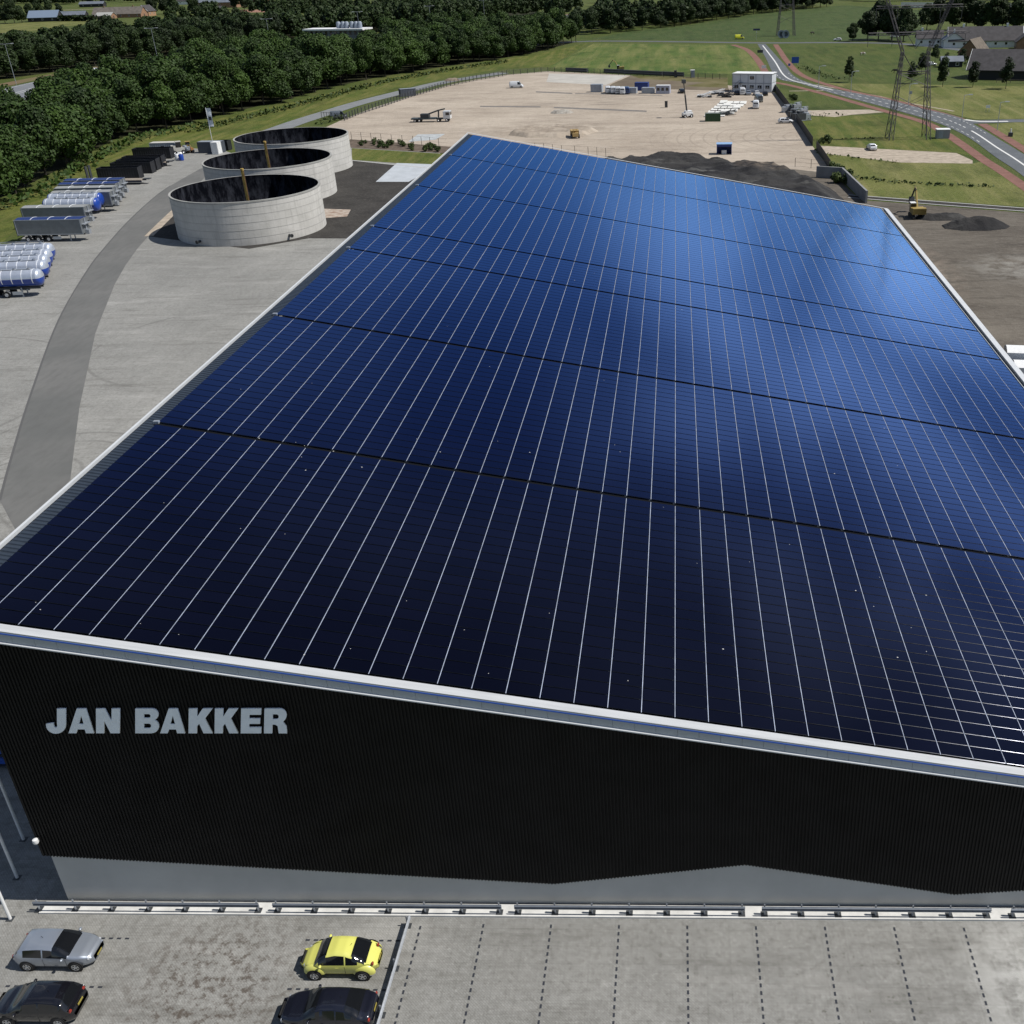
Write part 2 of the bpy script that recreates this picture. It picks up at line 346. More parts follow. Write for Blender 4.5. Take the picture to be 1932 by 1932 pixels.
# curved wheel tracks
wv = n.n.new('ShaderNodeTexWave'); wv.wave_type = 'RINGS'; wv.rings_direction = 'SPHERICAL'; wv.inputs['Scale'].default_value = .09; wv.inputs['Distortion'].default_value = .6
n.l.new(n.map((1, 1, 0), 0, (-40, -290, 0)), wv.inputs[0]); r_ = n.n.new('ShaderNodeMapRange'); r_.inputs[1].default_value = .9; r_.inputs[2].default_value = 1; n.l.new(wv.outputs['Fac'], r_.inputs[0])
c = n.mix(n.mul(n.mul(r_.outputs[0], n.disc((16, 290), 14, 32)), .35), c, (.2, .17, .14))
n.bump(n.noise(.5, .2, .8, detail=8), .6, .3); sand = n.out(c)
SL = [(609, 243), (653, 223), (700, 205), (776, 181), (843, 161.5), (900, 150), (956, 141)]
sheet('building_site', SL+[(1034, 134.5), (1185, 142), (1360, 160), (1453, 169), (1462, 175), (1493, 213), (1533, 276), (1570, 325), (1500, 330), (1156, 300), (845, 279), (664, 266), (640, 258)], .05, sand)
sheet('site_pavement', [(1036, 139), (1184, 142.6), (1143, 161), (1031, 155)], .06, mat('site_pavers', (.40, .385, .35), .9, 0, .2, var=.1, scale=.15))
sheet('bare_soil', [(1190, 143), (1260, 146), (1372, 149), (1372, 158), (1376, 172), (1240, 168), (1145, 165), (1155, 158)], .06, mat('brown_soil', (.12, .095, .072), .95, 0, .1, col2=(.17, .145, .10), scale=.08))
sheet('rough_grass', [(1190, 143), (1373, 147), (1373, 166), (1290, 163), (1330, 156), (1210, 149)], .065, mat('weedy_grass', (.09, .085, .03), .95, 0, .1, col2=(.16, .14, .075), scale=.12))
sheet('trench', [(1011, 172.5), (1080, 175.5), (1080, 177.5), (1011, 174.5)], .06, mat('wet_sand', (.14, .13, .12), .9, var=.2, scale=1))
sheet('trench', [(906, 200), (1020, 201), (1020, 203), (906, 202)], .06, MATS['wet_sand'])
sheet('trench', [(1045, 202), (1220, 209), (1220, 211.5), (1045, 204.5)], .06, MATS['wet_sand'])
sheet('trench', [(1085, 176), (1250, 180), (1250, 181), (1085, 177.3)], .061, MATS['wet_sand'])
sheet('puddle', [(788, 254), (840, 253), (822, 264), (770, 268)], .07, mat('pale_puddle', (.40, .42, .42), .5, 0, .4, var=.15, scale=.6))
n = NB('cinder_yard', .95, .15)
c = n.mix(n.noise(.06, .35, .7, n.map((.5, 1.2, 1), .9)), (.085, .074, .062), (.155, .138, .115))
c = n.mix(n.mul(n.noise(.35, .5, .72, n.map((.3, 1.3, 1), .85), detail=9, rough=.7), .8), c, (.05, .043, .036))
c = n.mix(n.mul(n.noise(.9, .5, .7, n.map((.6, 1.2, 1), .8), detail=9, rough=.75), .6), c, (.19, .175, .15))
st = n.mul(n.disc((52, 160), 3, 10), n.noise(.4, .4, .6, detail=8)); c = n.mix(n.mul(st, .7), c, (.26, .25, .225))
st = n.mul(n.disc((38, 160), 2, 5, .25), n.noise(.5, .4, .6)); c = n.mix(n.mul(st, .6), c, (.23, .19, .155))
n.bump(n.noise(.8, .2, .8, detail=8), .6, .2); cyard = n.out(c)
sheet('soil_yard', [(p.x, p.y) for p in (g(1156, 299), g(1500, 320), g(1566, 327), g(1588, 345), g(1612, 368), g(1625, 378), g(1932, 402))]+[(140, 195), (140, 60), (30, 60), (30, 172), (-26, 182)], .055, cyard, px=False)
ribbon('kerb', [(1600, 368), (1760, 380), (1932, 393), (2100, 405)], .45, .07, MATS['kerb_concrete'], k=1)
ribbon('kerb', [(1600, 373), (1760, 386), (1932, 399), (2100, 412)], .45, .08, MATS['kerb_concrete'], k=1)
ribbon('ditch', [(1600, 370.5), (1760, 383), (1932, 396), (2100, 408)], 2.0, .06, cinder, k=1)

road_m = mat('road_asphalt', (.10, .11, .12), .85, 0, .3, var=.12, scale=.2)
red_m = mat('red_cycle_asphalt', (.19, .10, .08), .9, 0, .2, var=.15, scale=.4)
line_m = mat('road_line_paint', (.62, .62, .60), .7)
ribbon('road', [(1010, 84), (1112, 78), (1250, 78.5), (1430, 81), (1560, 80.5), (1680, 82), (1760, 88), (1860, 100)], 6.5, .05, road_m, k=4)
rl = [(1429, 83), (1444.5, 109), (1465, 146), (1507, 157), (1575, 177.5), (1663, 201), (1754, 227), (1819.5, 255), (1879, 297), (1932, 334), (2050, 440)]
rr = [(1444.5, 83), (1478, 120), (1502, 146), (1554, 164), (1663, 185), (1728, 202), (1806.5, 221), (1845.6, 239.6), (1884.6, 263), (1932, 291.6), (2070, 380)]
A = catmull([g(*q) for q in rl], 6); B = catmull([g(*q) for q in rr], 6)
b = MB(); nA = len(A)
b.add([(v.x, v.y, .058) for v in A]+[(v.x, v.y, .058) for v in B], [(i, i+1, nA+i+1, nA+i) for i in range(nA-1)]); o = struct(b.build('road', road_m, fix=False))
if o.data.polygons[0].normal.z < 0: o.data.flip_normals()
mid = [((A[i]+B[i])/2) for i in range(nA)]
ribbon('road_line', [(p.x, p.y) for p in mid[1:22]], .6, .066, line_m, px=False, k=1)
ribbon('road_line', [(p.x, p.y) for p in mid[22:42]], .3, .066, line_m, px=False, k=2, dash=(1, 2))
ribbon('road_line', [(p.x, p.y) for p in mid[42:]], .5, .066, line_m, px=False, k=1)
ribbon('road_line', [(p.x*.86+q.x*.14, p.y*.86+q.y*.14) for p, q in zip(A[10:46], B[10:46])], .16, .066, line_m, px=False, k=2, dash=(1, 2))
ribbon('road_line', [(p.x*.14+q.x*.86, p.y*.14+q.y*.86) for p, q in zip(A[10:46], B[10:46])], .16, .066, line_m, px=False, k=2, dash=(1, 2))
ribbon('side_road', [(1825, 231), (1880, 229), (1932, 228), (2060, 228)], 5.5, .054, road_m, k=3)
ribbon('crossing_line', [(1820, 226), (1850, 229.5), (1902, 229.3)], 1.4, .07, line_m, k=3)
ribbon('cycle_path', [(1383, 84.6), (1405, 92), (1417, 100), (1432, 117), (1449, 145)], 3.0, .05, red_m)
ribbon('cycle_path', [(1456, 155), (1490, 161), (1559, 178.5), (1663, 208), (1741, 230), (1780.5, 250), (1819.5, 276), (1856, 302), (1891, 324), (1932, 352), (2000, 400)], 2.7, .05, red_m)
ribbon('cycle_path', [(1463, 84), (1472, 97), (1486, 117), (1515, 143), (1585, 167), (1689, 190.5), (1767, 211.5), (1814, 225)], 2.6, .052, red_m)
ribbon('cycle_path', [(1853, 234), (1885, 253), (1932, 282), (2020, 340)], 2.6, .05, red_m)
sheet('sand_path', [(1499, 209), (1560, 208), (1640, 207), (1668, 212), (1605, 217), (1575, 221), (1500, 216)], .045, sandm)
sheet('sand_path', [(1540, 275), (1600, 278), (1804, 289), (1835, 303), (1835, 309), (1700, 307), (1556, 290)], .045, sandm)
ribbon('sand_path', [(1489, 172), (1556, 171)], 1.2, .045, sandm, k=1)
ribbon('sand_path', [(1540, 160), (1660, 182), (1700, 192), (1800, 210)], .9, .044, sandm, k=1)
acc = [(526, 243), (600, 214), (679, 189), (760, 167), (843, 150.5), (956, 133)]
ribbon('access_road', [(505, 251), (560, 231), (620, 212), (679, 194), (770, 171), (843, 154), (950, 137.5)], 7, .045, mat('light_asphalt', (.17, .18, .185), .9, var=.1, scale=.3))
MW = [(-250, 330), (-262, 430), (-268, 480), (-262, 560), (-232, 650), (-185, 735), (-135, 820), (-70, 935), (20, 1080)]
ribbon('motorway', MW, 27, .05, mat('motorway_asphalt', (.15, .16, .175), .8, var=.08, scale=.1), px=False, k=5)
for off in (-11.5, -1.2, 1.2, 11.5): ribbon('motorway_line', MW, .25, .06, line_m, px=False, k=5, off=off)
ribbon('motorway_verge', [(x-21, y) for x, y in MW], 9, .045, mat('dry_verge', (.14, .085, .05), .95, col2=(.10, .11, .03), scale=.06), px=False, k=4)
ribbon('track', [(0, 63), (30, 61), (49, 63)], 3, .06, sandm, k=1)
ribbon('track', [(101, 20), (150, 18), (189, 17)], 6, .06, sandm, k=1)
sheet('bare_field', [(453, 18.5), (502, 18.5), (502, 23), (453, 24)], .05, mat('red_soil', (.24, .12, .08), .95))
dk = mat('ploughed_dark', (.03, .045, .03), .95, col2=(.05, .07, .03), scale=.02)
sheet('dark_field', [(1700, 4), (1932, 6), (1932, 20), (1700, 14)], .03, mat('crop_rows', (.055, .075, .07), .95, col2=(.03, .045, .04), scale=.15, stretch=(.1, 1, 1)))

# parking bay markings: dark inlaid blocks
b = MB()
def dash_y(X, Y0, Y1):
    y = Y0
    while y > Y1: b.quad((X-.05, y-.22, .052), (X+.05, y-.22, .052), (X+.05, y, .052), (X-.05, y, .052)); y -= .42
def dash_x(Y, X0, X1):
    x = X0
    while x < X1: b.quad((x, Y-.05, .052), (x+.22, Y-.05, .052), (x+.22, Y+.05, .052), (x, Y+.05, .052)); x += .42
for k in range(-1, 7): dash_y(-6.77+3.49*k, 37.35, 18)
dash_y(-13.5, 37.2, 18)
for Y in (36.28, 33.42, 30.56): dash_x(Y, -33.2, -28.4); dash_x(Y, -19.2, -14.4)
struct(b.build('parking_marking', mat('dark_block', (.022, .026, .036), .7), fix=False))
b = MB(); b.b2(-33.9, 37.78, .0, 60, 38.55, .14); struct(b.build('kerb_strip', mat('pale_kerb', (.56, .56, .54), .85, 0, .2, var=.12, scale=1.2)))
for nm, Z in (('drain_cover', [(270, 652), (118, 650), (520, 480), (190, 1010)]),):
    pass

# ------------------------------------------------------------------ warehouse
XL, XR, YF = -33.2, 32.6, 38.69
def zr(x): return 12.12-.179*x
def warp(x, y): return y-(x+34)*.00064*max(0, y-39)
wh = thing('warehouse', 'huge black warehouse whose sloping roof is covered in blue solar panels', 'warehouse', (0, 38.69, 0))
def wbuild(b, name, m, **k):
    b.v = [(x, y-38.69, z) for x, y, z in b.v]; return b.build(name, m, wh, **k)
clad = mat('black_cladding', (.0098, .0094, .0092), .6, 0, .18, var=.25, scale=.6)
# front cladding with vertical ribs and a zigzag lower edge
zig = [(-33.25, 3.42), (-32.74, 3.38), (-6.67, 1.57), (3.17, 3.01), (13.89, .99), (24, 1.95), (32.6, 1.1)]
def zz(x):
    for (a, za), (c_, zc) in zip(zig, zig[1:]):
        if x <= c_: return za+(zc-za)*(x-a)/(c_-a)
    return zig[-1][1]
b = MB(); x = XL; P = .172
prof = [(0, 0), (.07, 0), (.085, -.055), (.157, -.055), (.172, 0)]
vs = []
while x < XR:
    for dx, dy in prof[:-1]: vs.append((x+dx, YF+dy-.05))
    x += P
xs = vs; nv = len(xs)
b.add([(px_, py_, zz(px_)) for px_, py_ in xs]+[(px_, py_, zr(px_)-.35) for px_, py_ in xs], [(i, i+1, nv+i+1, nv+i) for i in range(nv-1)])
wbuild(b, 'front_cladding', clad, fix=False)
b = MB(); b.b2(XL, YF, .1, XL+.1, YF+.3, 17)
YE = 181
b = MB()
ew = [warp(XL, YE), warp(XR, YE)]
b.add([(XL, YF, 3.3), (XL, ew[0], 3.3), (XL, ew[0], zr(XL)-.3), (XL, YF, zr(XL)-.3)], [(0, 1, 2, 3)])
b.add([(XR, YF, .0), (XR, ew[1], .0), (XR, ew[1], zr(XR)-.3), (XR, YF, zr(XR)-.3)], [(3, 2, 1, 0)])
b.add([(XL, ew[0], 0), (XR, ew[1], 0), (XR, ew[1], zr(XR)-.3), (XL, ew[0], zr(XL)-.3)], [(0, 1, 2, 3)])
wbuild(b, 'side_wall', clad)
pl = mat('plinth_coating', (.45, .455, .44), .6, 0, .4, var=.06, scale=.35, bump=.05, bscale=30)
b = MB(); b.b2(-32.8, YF+.02, 0, XR, YF+.4, 3.6); b.b2(-32.8, YF+.4, 0, -32.4, 180, 3.6); wbuild(b, 'plinth', pl)
tr = mat('white_trim', (.47, .49, .51), .45, 0, .4, var=.04, scale=.5)
gt = mat('grey_trim', (.40, .43, .46), .5, 0, .4, var=.04, scale=.8)
def slope_box(b, x0, x1, y0, y1, dz0, dz1):
    b.add([(x0, y0, zr(x0)+dz0), (x1, y0, zr(x1)+dz0), (x1, y1, zr(x1)+dz0), (x0, y1, zr(x0)+dz0), (x0, y0, zr(x0)+dz1), (x1, y0, zr(x1)+dz1), (x1, y1, zr(x1)+dz1), (x0, y1, zr(x0)+dz1)],
          [(3, 2, 1, 0), (4, 5, 6, 7), (0, 1, 5, 4), (1, 2, 6, 5), (2, 3, 7, 6), (3, 0, 4, 7)])
b = MB(); slope_box(b, -34.4, 33.8, 38.36, 38.90, -.10, .0); wbuild(b, 'roof_edge_cap', mat('cap_sheet', (.43, .445, .455), .5, 0, .3, var=.10, scale=.9, stretch=(.25, 3, 1)))
b = MB(); x = -34.4
while x < 33.7: slope_box(b, x+.006, x+1.0, 38.41, 38.62, -.64, -.17); x += 1.006
wbuild(b, 'fascia', gt)
b = MB(); slope_box(b, -34.4, 33.8, 38.35, 38.6, -.17, -.10); wbuild(b, 'blue_stripe', mat('blue_edge', (.03, .13, .60), .5))
b = MB(); slope_box(b, -34.4, 33.8, 38.29, 38.62, -.70, -.64); wbuild(b, 'drip_edge', tr)
# roof deck under the panels
YE2 = 180.5
b = MB(); yb = 38.9
def roofq(b, x0, x1, y0, y1, dz, lift=0):
    b.add([(x0, warp(x0, y0), zr(x0)+dz), (x1, warp(x1, y0), zr(x1)+dz), (x1, warp(x1, y1), zr(x1)+dz+lift), (x0, warp(x0, y1), zr(x0)+dz+lift)], [(0, 1, 2, 3)])
roofq(b, -34.27, 33.2, 38.9, YE2, -.12)
y = 38.95
while y < YE2-.3:   # trapezoid corrugations of the bare strip along the left eave
    for a, c_, za, zb in ((0, .03, 0, .05), (.03, .17, .05, .05), (.17, .2, .05, 0)):
        b.add([(-34.27, warp(-34.27, y+a), zr(-34.27)-.115+za), (-32.7, warp(-32.7, y+a), zr(-32.7)-.115+za), (-32.7, warp(-32.7, y+c_), zr(-32.7)-.115+zb), (-34.27, warp(-34.27, y+c_), zr(-34.27)-.115+zb)], [(0, 1, 2, 3)])
    y += .36
wbuild(b, 'roof_deck', mat('roof_sheet', (.032, .043, .06), .4, .2, .5, var=.08, scale=2), fix=False)
b = MB()
def eave(b, x0, x1, d0, d1, y0=38.3, y1=YE2):
    b.add([(x0, warp(x0, y0), zr(x0)+d0), (x1, warp(x1, y0), zr(x1)+d0), (x1, warp(x1, y1), zr(x1)+d0), (x0, warp(x0, y1), zr(x0)+d0),
           (x0, warp(x0, y0), zr(x0)+d1), (x1, warp(x1, y0), zr(x1)+d1), (x1, warp(x1, y1), zr(x1)+d1), (x0, warp(x0, y1), zr(x0)+d1)],
          [(3, 2, 1, 0), (4, 5, 6, 7), (0, 1, 5, 4), (1, 2, 6, 5), (2, 3, 7, 6), (3, 0, 4, 7)])
eave(b, -34.5, -34.37, -.3, .03, 38.91); eave(b, 33.4, 34.1, -.5, .1, 38.91); eave(b, 32.88, 32.93, -.4, .06, 38.91)
wbuild(b, 'eave_trim', tr)
b = MB(); eave(b, -34.37, -34.27, -.3, -.16, 38.91); eave(b, 32.93, 33.4, -.5, -.25, 38.91); wbuild(b, 'gutter', mat('gutter_black', (.005, .006, .008), .9, 0, .1))
b = MB(); b.add([(-34.5, warp(-34.5, YE2), zr(-34.5)+.1), (34.0, warp(34.0, YE2), zr(34.0)+.1), (34.0, warp(34.0, YE2)+.35, zr(34.0)+.1), (-34.5, warp(-34.5, YE2)+.35, zr(-34.5)+.1)], [(0, 1, 2, 3)])
wbuild(b, 'far_edge_cap', tr)

# solar panels
def panel_mat():
    m = bpy.data.materials.new('solar_glass'); m.use_nodes = True; n = m.node_tree.nodes; l = m.node_tree.links
    for q in list(n):
        if q.type == 'BSDF_PRINCIPLED': n.remove(q)
    uv = n.new('ShaderNodeUVMap'); sp = n.new('ShaderNodeSeparateXYZ'); l.new(uv.outputs[0], sp.inputs[0])
    d = n.new('ShaderNodeBsdfDiffuse'); cr = n.new('ShaderNodeValToRGB')
    cr.color_ramp.elements[0].color = (.0015, .0016, .0036, 1); cr.color_ramp.elements[1].color = (.0022, .0024, .0062, 1); l.new(sp.outputs[0], cr.inputs[0]); l.new(cr.outputs[0], d.inputs[0])
    gl = n.new('ShaderNodeBsdfGlossy'); gl.inputs['Roughness'].default_value = .13
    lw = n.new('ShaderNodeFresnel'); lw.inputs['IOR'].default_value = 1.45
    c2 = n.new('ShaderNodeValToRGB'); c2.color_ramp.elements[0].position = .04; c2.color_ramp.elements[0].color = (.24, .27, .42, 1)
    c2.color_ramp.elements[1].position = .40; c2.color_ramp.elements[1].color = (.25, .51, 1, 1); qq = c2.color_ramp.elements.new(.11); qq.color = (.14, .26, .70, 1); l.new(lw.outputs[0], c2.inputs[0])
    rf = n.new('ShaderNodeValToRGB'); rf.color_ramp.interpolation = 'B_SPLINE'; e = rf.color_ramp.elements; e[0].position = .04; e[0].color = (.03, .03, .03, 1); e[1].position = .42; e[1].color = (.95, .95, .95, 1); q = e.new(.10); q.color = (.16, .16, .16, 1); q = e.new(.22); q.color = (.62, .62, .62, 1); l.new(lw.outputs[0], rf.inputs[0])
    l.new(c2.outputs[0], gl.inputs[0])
    mxs = n.new('ShaderNodeMixShader'); l.new(rf.outputs[0], mxs.inputs[0]); l.new(d.outputs[0], mxs.inputs[1]); l.new(gl.outputs[0], mxs.inputs[2])
    l.new(mxs.outputs[0], n['Material Output'].inputs[0]); return m
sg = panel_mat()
fr = mat('panel_frame', (.032, .034, .040), .17, .95, var=.3, scale=2.3)
railm = mat('aluminium_rail', (.40, .45, .56), .5, .25, var=.25, scale=1.3)
PW = 1.577; X0 = -.33-21*PW+.06; NC = 42
cols = [X0+PW*i for i in range(NC)]
cols = [c_ for c_ in cols if c_+PW-.05 < 33.1]
seams = [60.94, 83.55, 105.68, 115.22, 137.89, 160.55]
rows = []; y = 39.0; PR = .96
marks = seams+[YE2-.4]; k = 0
for sm in marks:
    nrow = int(round((sm-.18-y)/PR)); pr = (sm-.18-y)/nrow
    for i in range(nrow): rows.append((y+pr*i, pr))
    y = sm+.18
def panel_geo(x0, y0, pr, first=False):
    """returns glass quad corners and frame faces: rounded near and far frame edges catch the light"""
    x1 = x0+PW-.075; y0_, y1 = y0+.018, y0+pr-.018; f = []
    T = .03
    def q(xa, ya, za, yb_, zb): f.append([(xa, warp(xa, ya), zr(xa)+za), (x1, warp(x1, ya), zr(x1)+za), (x1, warp(x1, yb_), zr(x1)+zb), (xa, warp(xa, yb_), zr(xa)+zb)])
    q(x0, y0_, T-.016, y0_+.006, T-.010); q(x0, y0_+.006, T-.010, y0_+.018, T-.004); q(x0, y0_+.018, T-.004, y0_+.034, T)
    q(x0, y1-.02, T, y1, T-.012)
    if first: q(x0, y0_, -.08, y0_, T-.012)
    gl = [(x0, warp(x0, y0_+.034), zr(x0)+T+.001), (x1, warp(x1, y0_+.034), zr(x1)+T+.001), (x1, warp(x1, y1-.02), zr(x1)+T+.001), (x0, warp(x0, y1-.02), zr(x0)+T+.001)]
    return gl, f
def panel_mesh(lst):
    me = bpy.data.meshes.new('solar_panel'); V = []; F = []; MI = []; UV = []
    for (x0, y0, pr, first) in lst:
        gl, f = panel_geo(x0, y0, pr, first); rnd = random.random()
        for k_, q in enumerate([gl]+f):
            o = len(V); V += [(a, b_-38.69, c_) for a, b_, c_ in q]; F.append((o, o+1, o+2, o+3)); MI.append(0 if k_ == 0 else 1); UV += [(rnd, rnd)]*4
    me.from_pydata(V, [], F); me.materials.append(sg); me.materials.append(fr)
    me.polygons.foreach_set('material_index', MI); u = me.uv_layers.new(name='UVMap'); u.data.foreach_set('uv', [c_ for p in UV for c_ in p]); me.update(); return me
allp = []
for ri, (y0, pr) in enumerate(rows):
    for x0 in cols: allp.append((x0, y0, pr, ri == 0))
vis = [p for p in allp if -32 < p[0] < 16.5+(p[1]-39)*.5]
vis.sort(key=lambda p: (p[1], abs(p[0])))
near = set(id(p) for p in vis[:99])
for p in allp:
    if id(p) in near:
        o = bpy.data.objects.new('solar_panel', panel_mesh([p])); COL.objects.link(o); o.parent = wh
o = bpy.data.objects.new('solar_panel_field', panel_mesh([p for p in allp if id(p) not in near])); COL.objects.link(o); o.parent = wh; o['kind'] = 'stuff'
for x0 in cols[1:]:   # bright mounting rails in the gaps between panel columns
    b = MB(); y = 39.0
    for sm in marks:
        xa, xb = x0-.055, x0-.024
        b.add([(xa, warp(xa, y), zr(xa)+.02), (xb, warp(xb, y), zr(xb)+.02), (xb, warp(xb, sm-.2), zr(xb)+.02), (xa, warp(xa, sm-.2), zr(xa)+.02)], [(0, 1, 2, 3)]); y = sm+.2
    wbuild(b, 'mounting_rail', railm, fix=False)
for sm in seams:
    b = MB(); xa, xb = -33.6, 32.6
    b.add([(xa, warp(xa, sm-.15), zr(xa)-.06), (xb, warp(xb, sm-.15), zr(xb)-.06), (xb, warp(xb, sm+.15), zr(xb)-.06), (xa, warp(xa, sm+.15), zr(xa)-.06)], [(0, 1, 2, 3)])
    wbuild(b, 'expansion_gap', MATS['gutter_black'], fix=False)
b = MB(); rr_ = random.Random(3)
for i in range(85):
    x_, y_ = rr_.uniform(-32, 28), 39.5+rr_.random()**1.8*75; s_ = rr_.choice((.03, .03, .04, .06))
    yy = warp(x_, y_); vs = [(x_+s_*math.cos(a)*rr_.uniform(.6, 1), yy+s_*math.sin(a)*rr_.uniform(.6, 1)) for a in (0, 1.2, 2.5, 3.8, 5.1)]
    b.quad(*[(a, c_, zr(a)+.034) for a, c_ in vs])
for i in range(14):
    y_ = 45+i*4.3*rr_.uniform(.6, 1.2); b.box(-33.0, y_, zr(-33)-.02, .3*rr_.random()+.05, .08, .03)
o = wbuild(b, 'bird_droppings', mat('dropping_white', (.42, .42, .40), .9), fix=False); o['kind'] = 'stuff'
for sm in seams: b = MB(); b.box(-33.5, warp(-33.5, sm+.15), zr(-33.5)+.02, .35, .25, .18); wbuild(b, 'junction_box', steel)

# sign lettering
sign = thing('company_sign', 'pale grey raised capital letters JAN BAKKER high on the black front wall', 'sign', (-30.47, 38.6, 11.65))
def rect(x0, y0, x1, y1): return [(x0, y0), (x1, y0), (x1, y1), (x0, y1)]
def arc(cx, cy, rx, ry, a0, a1, k=8): return [(cx+rx*math.cos(R(a0+(a1-a0)*i/k)), cy+ry*math.sin(R(a0+(a1-a0)*i/k))) for i in range(k+1)]
GL = {
 'J': [[(.58, 1), (1, 1)]+[(1, .36)]+arc(.52, .33, .48, .35, 0, -180, 12)+[(.04, .38), (.40, .42)]+[(.40, .33)]+arc(.50, .32, .09, .1, 180, 360, 6)+[(.58, .4)]],
 'A': [[(0, 0), (.33, 1), (.68, 1), (1, 0), (.69, 0), (.64, .16), (.35, .16), (.30, 0)], [(.40, .37), (.60, .37), (.50, .74)]],
 'N': [rect(0, 0, .34, 1)[:1]+[(.34, 0), (.34, .52), (.62, 0), (1, 0), (1, 1), (.66, 1), (.66, .48), (.37, 1), (0, 1)]],
 'B': [[(0, 0), (.62, 0)]+arc(.68, .28, .32, .28, -90, 70, 8)+[(.80, .535)]+arc(.68, .76, .29, .24, -50, 90, 8)+[(0, 1)], [(.36, .2), (.36, .4), (.58, .4)]+arc(.58, .3, .1, .1, 90, -90, 5)[1:-1]+[(.58, .2)], [(.36, .62), (.36, .79), (.56, .79)]+arc(.56, .705, .09, .085, 90, -90, 5)[1:-1]+[(.56, .62)]],
 'K': [[(0, 0), (.36, 0), (.36, .28), (.46, .40), (.66, 0), (1.05, 0), (.70, .60), (1.02, 1), (.60, 1), (.36, .66), (.36, 1), (0, 1)]],
 'E': [[(0, 0), (1, 0), (1, .24), (.40, .24), (.40, .39), (.93, .39), (.93, .60), (.40, .60), (.40, .76), (.97, .76), (.97, 1), (0, 1)]],
 'R': [[(0, 0), (.36, 0), (.36, .36), (.48, .36)]+[(.60, .30), (.66, 0), (1.02, 0), (.98, .28), (.82, .46)]+arc(.66, .72, .31, .28, -50, 90, 8)+[(0, 1)], [(.36, .57), (.36, .78), (.54, .78)]+arc(.54, .675, .1, .105, 90, -90, 5)[1:-1]+[(.54, .57)]],
}
lx = [('J', -30.47, -29.01), ('A', -29.33, -27.49), ('N', -27.93, -26.4), ('B', -26.08, -24.62), ('A', -24.87, -23.12), ('K', -23.49, -21.97), ('K', -22.24, -20.75), ('E', -20.97, -19.72), ('R', -19.85, -18.4)]
lx = [('J', -30.47, -29.01), ('A', -28.95, -27.35), ('N', -27.25, -25.72), ('B', -24.78, -23.30), ('A', -23.24, -21.64), ('K', -21.45, -19.99), ('K', -19.85, -18.4), ('E', -18.25, -16.95), ('R', -16.85, -15.4)]
lm = mat('letter_face', (.90, .94, .99), .5, 0, .4, var=.04, scale=3)
LX = []
for ch, xa, xb in (('J', 340, 492), ('A', 508, 697), ('N', 707, 882), ('B', 990, 1165), ('A', 1170, 1355), ('K', 1375, 1545), ('K', 1563, 1730), ('E', 1752, 1903), ('R', 1920, 2088)):
    a = ray(xa/1.932/1.98758, (2200+1050/1.932)/1.98758); t = 38.6/a.y; c_ = ray(xb/1.932/1.98758, (2200+1050/1.932)/1.98758)
    LX.append((ch, a.x*t, c_.x*38.6/c_.y))
for ch, xa, xb in LX:
    cu = bpy.data.curves.new('letter', 'CURVE'); cu.dimensions = '2D'; cu.fill_mode = 'BOTH'; cu.extrude = .03; cu.bevel_depth = .006
    for poly in GL[ch]:
        s_ = cu.splines.new('POLY'); s_.points.add(len(poly)-1)
        for i, (a, c_) in enumerate(poly): s_.points[i].co = (a*(xb-xa)*.965+c_*(.42-.010*(xa+30.5)), c_*1.47, 0, 1)
        s_.use_cyclic_u = True
    to = bpy.data.objects.new('tmp', cu); COL.objects.link(to); bpy.context.view_layer.update()
    me = bpy.data.meshes.new_from_object(to.evaluated_get(bpy.context.evaluated_depsgraph_get())); bpy.data.objects.remove(to)
    me.materials.clear(); me.materials.append(lm); me.name = 'letter'
    o = bpy.data.objects.new('letter', me); COL.objects.link(o); o.parent = sign; o.location = (xa+30.47, -.1, 0); o.rotation_euler = (R(90), 0, 0)
# lamp on the wall
t = thing('wall_lamp', 'small white lamp on the black wall near its lower left corner', 'lamp', (-33.0, 38.55, 4.6))
MB().box(0, 0, 0, .08, .1, .2).build('bracket', dsteel, t); MB().lathe([(0, .0), (.12, .02), (.15, .1), (.13, .26), (0, .3)], (0, -.2, -.05), 12).build('lamp_head', white, t, True)
# left eave canopy posts and the shaded leaning items beside the wall
for i, (q, hh, lab) in enumerate((((45, 1585), 9, 'slim pale steel post standing farthest back in the shade left of the wall'), ((33, 1657), 8.5, 'slim pale steel post in the shade, middle of the three at the wall corner'), ((20, 1735), 8.2, 'sunlit white steel post nearest the parked silver car'))):
    P = g(*q); t = thing('steel_post', lab, 'post', (P.x, P.y, .04), 0, 'steel posts beside the warehouse corner')
    MB().tube((0, 0, 0), (0, 0, hh), .085, 10).build('pole', white, t, True); MB().box(0, 0, .015, .35, .35, .03).build('base_plate', dsteel, t)
t = thing('roller_cage', 'dark steel rack with blue crates in the shade at the left frame edge', 'rack', (*g(10, 1440)[:2], .04))
b = MB()
for x_ in (-.7, .7):
    for y_ in (-.5, .5): b.tube((x_, y_, 0), (x_, y_, 2.2), .03, 6)
for z_ in (.2, 1, 2): b.box(0, 0, z_, 1.5, 1.1, .05)
b.build('frame', dsteel, t); b = MB(); b.box(0, 0, .5, 1.1, .8, .5); b.box(0, 0, 1.35, 1.1, .8, .6); b.build('crate', mat('blue_plastic', (.03, .09, .4), .5), t)

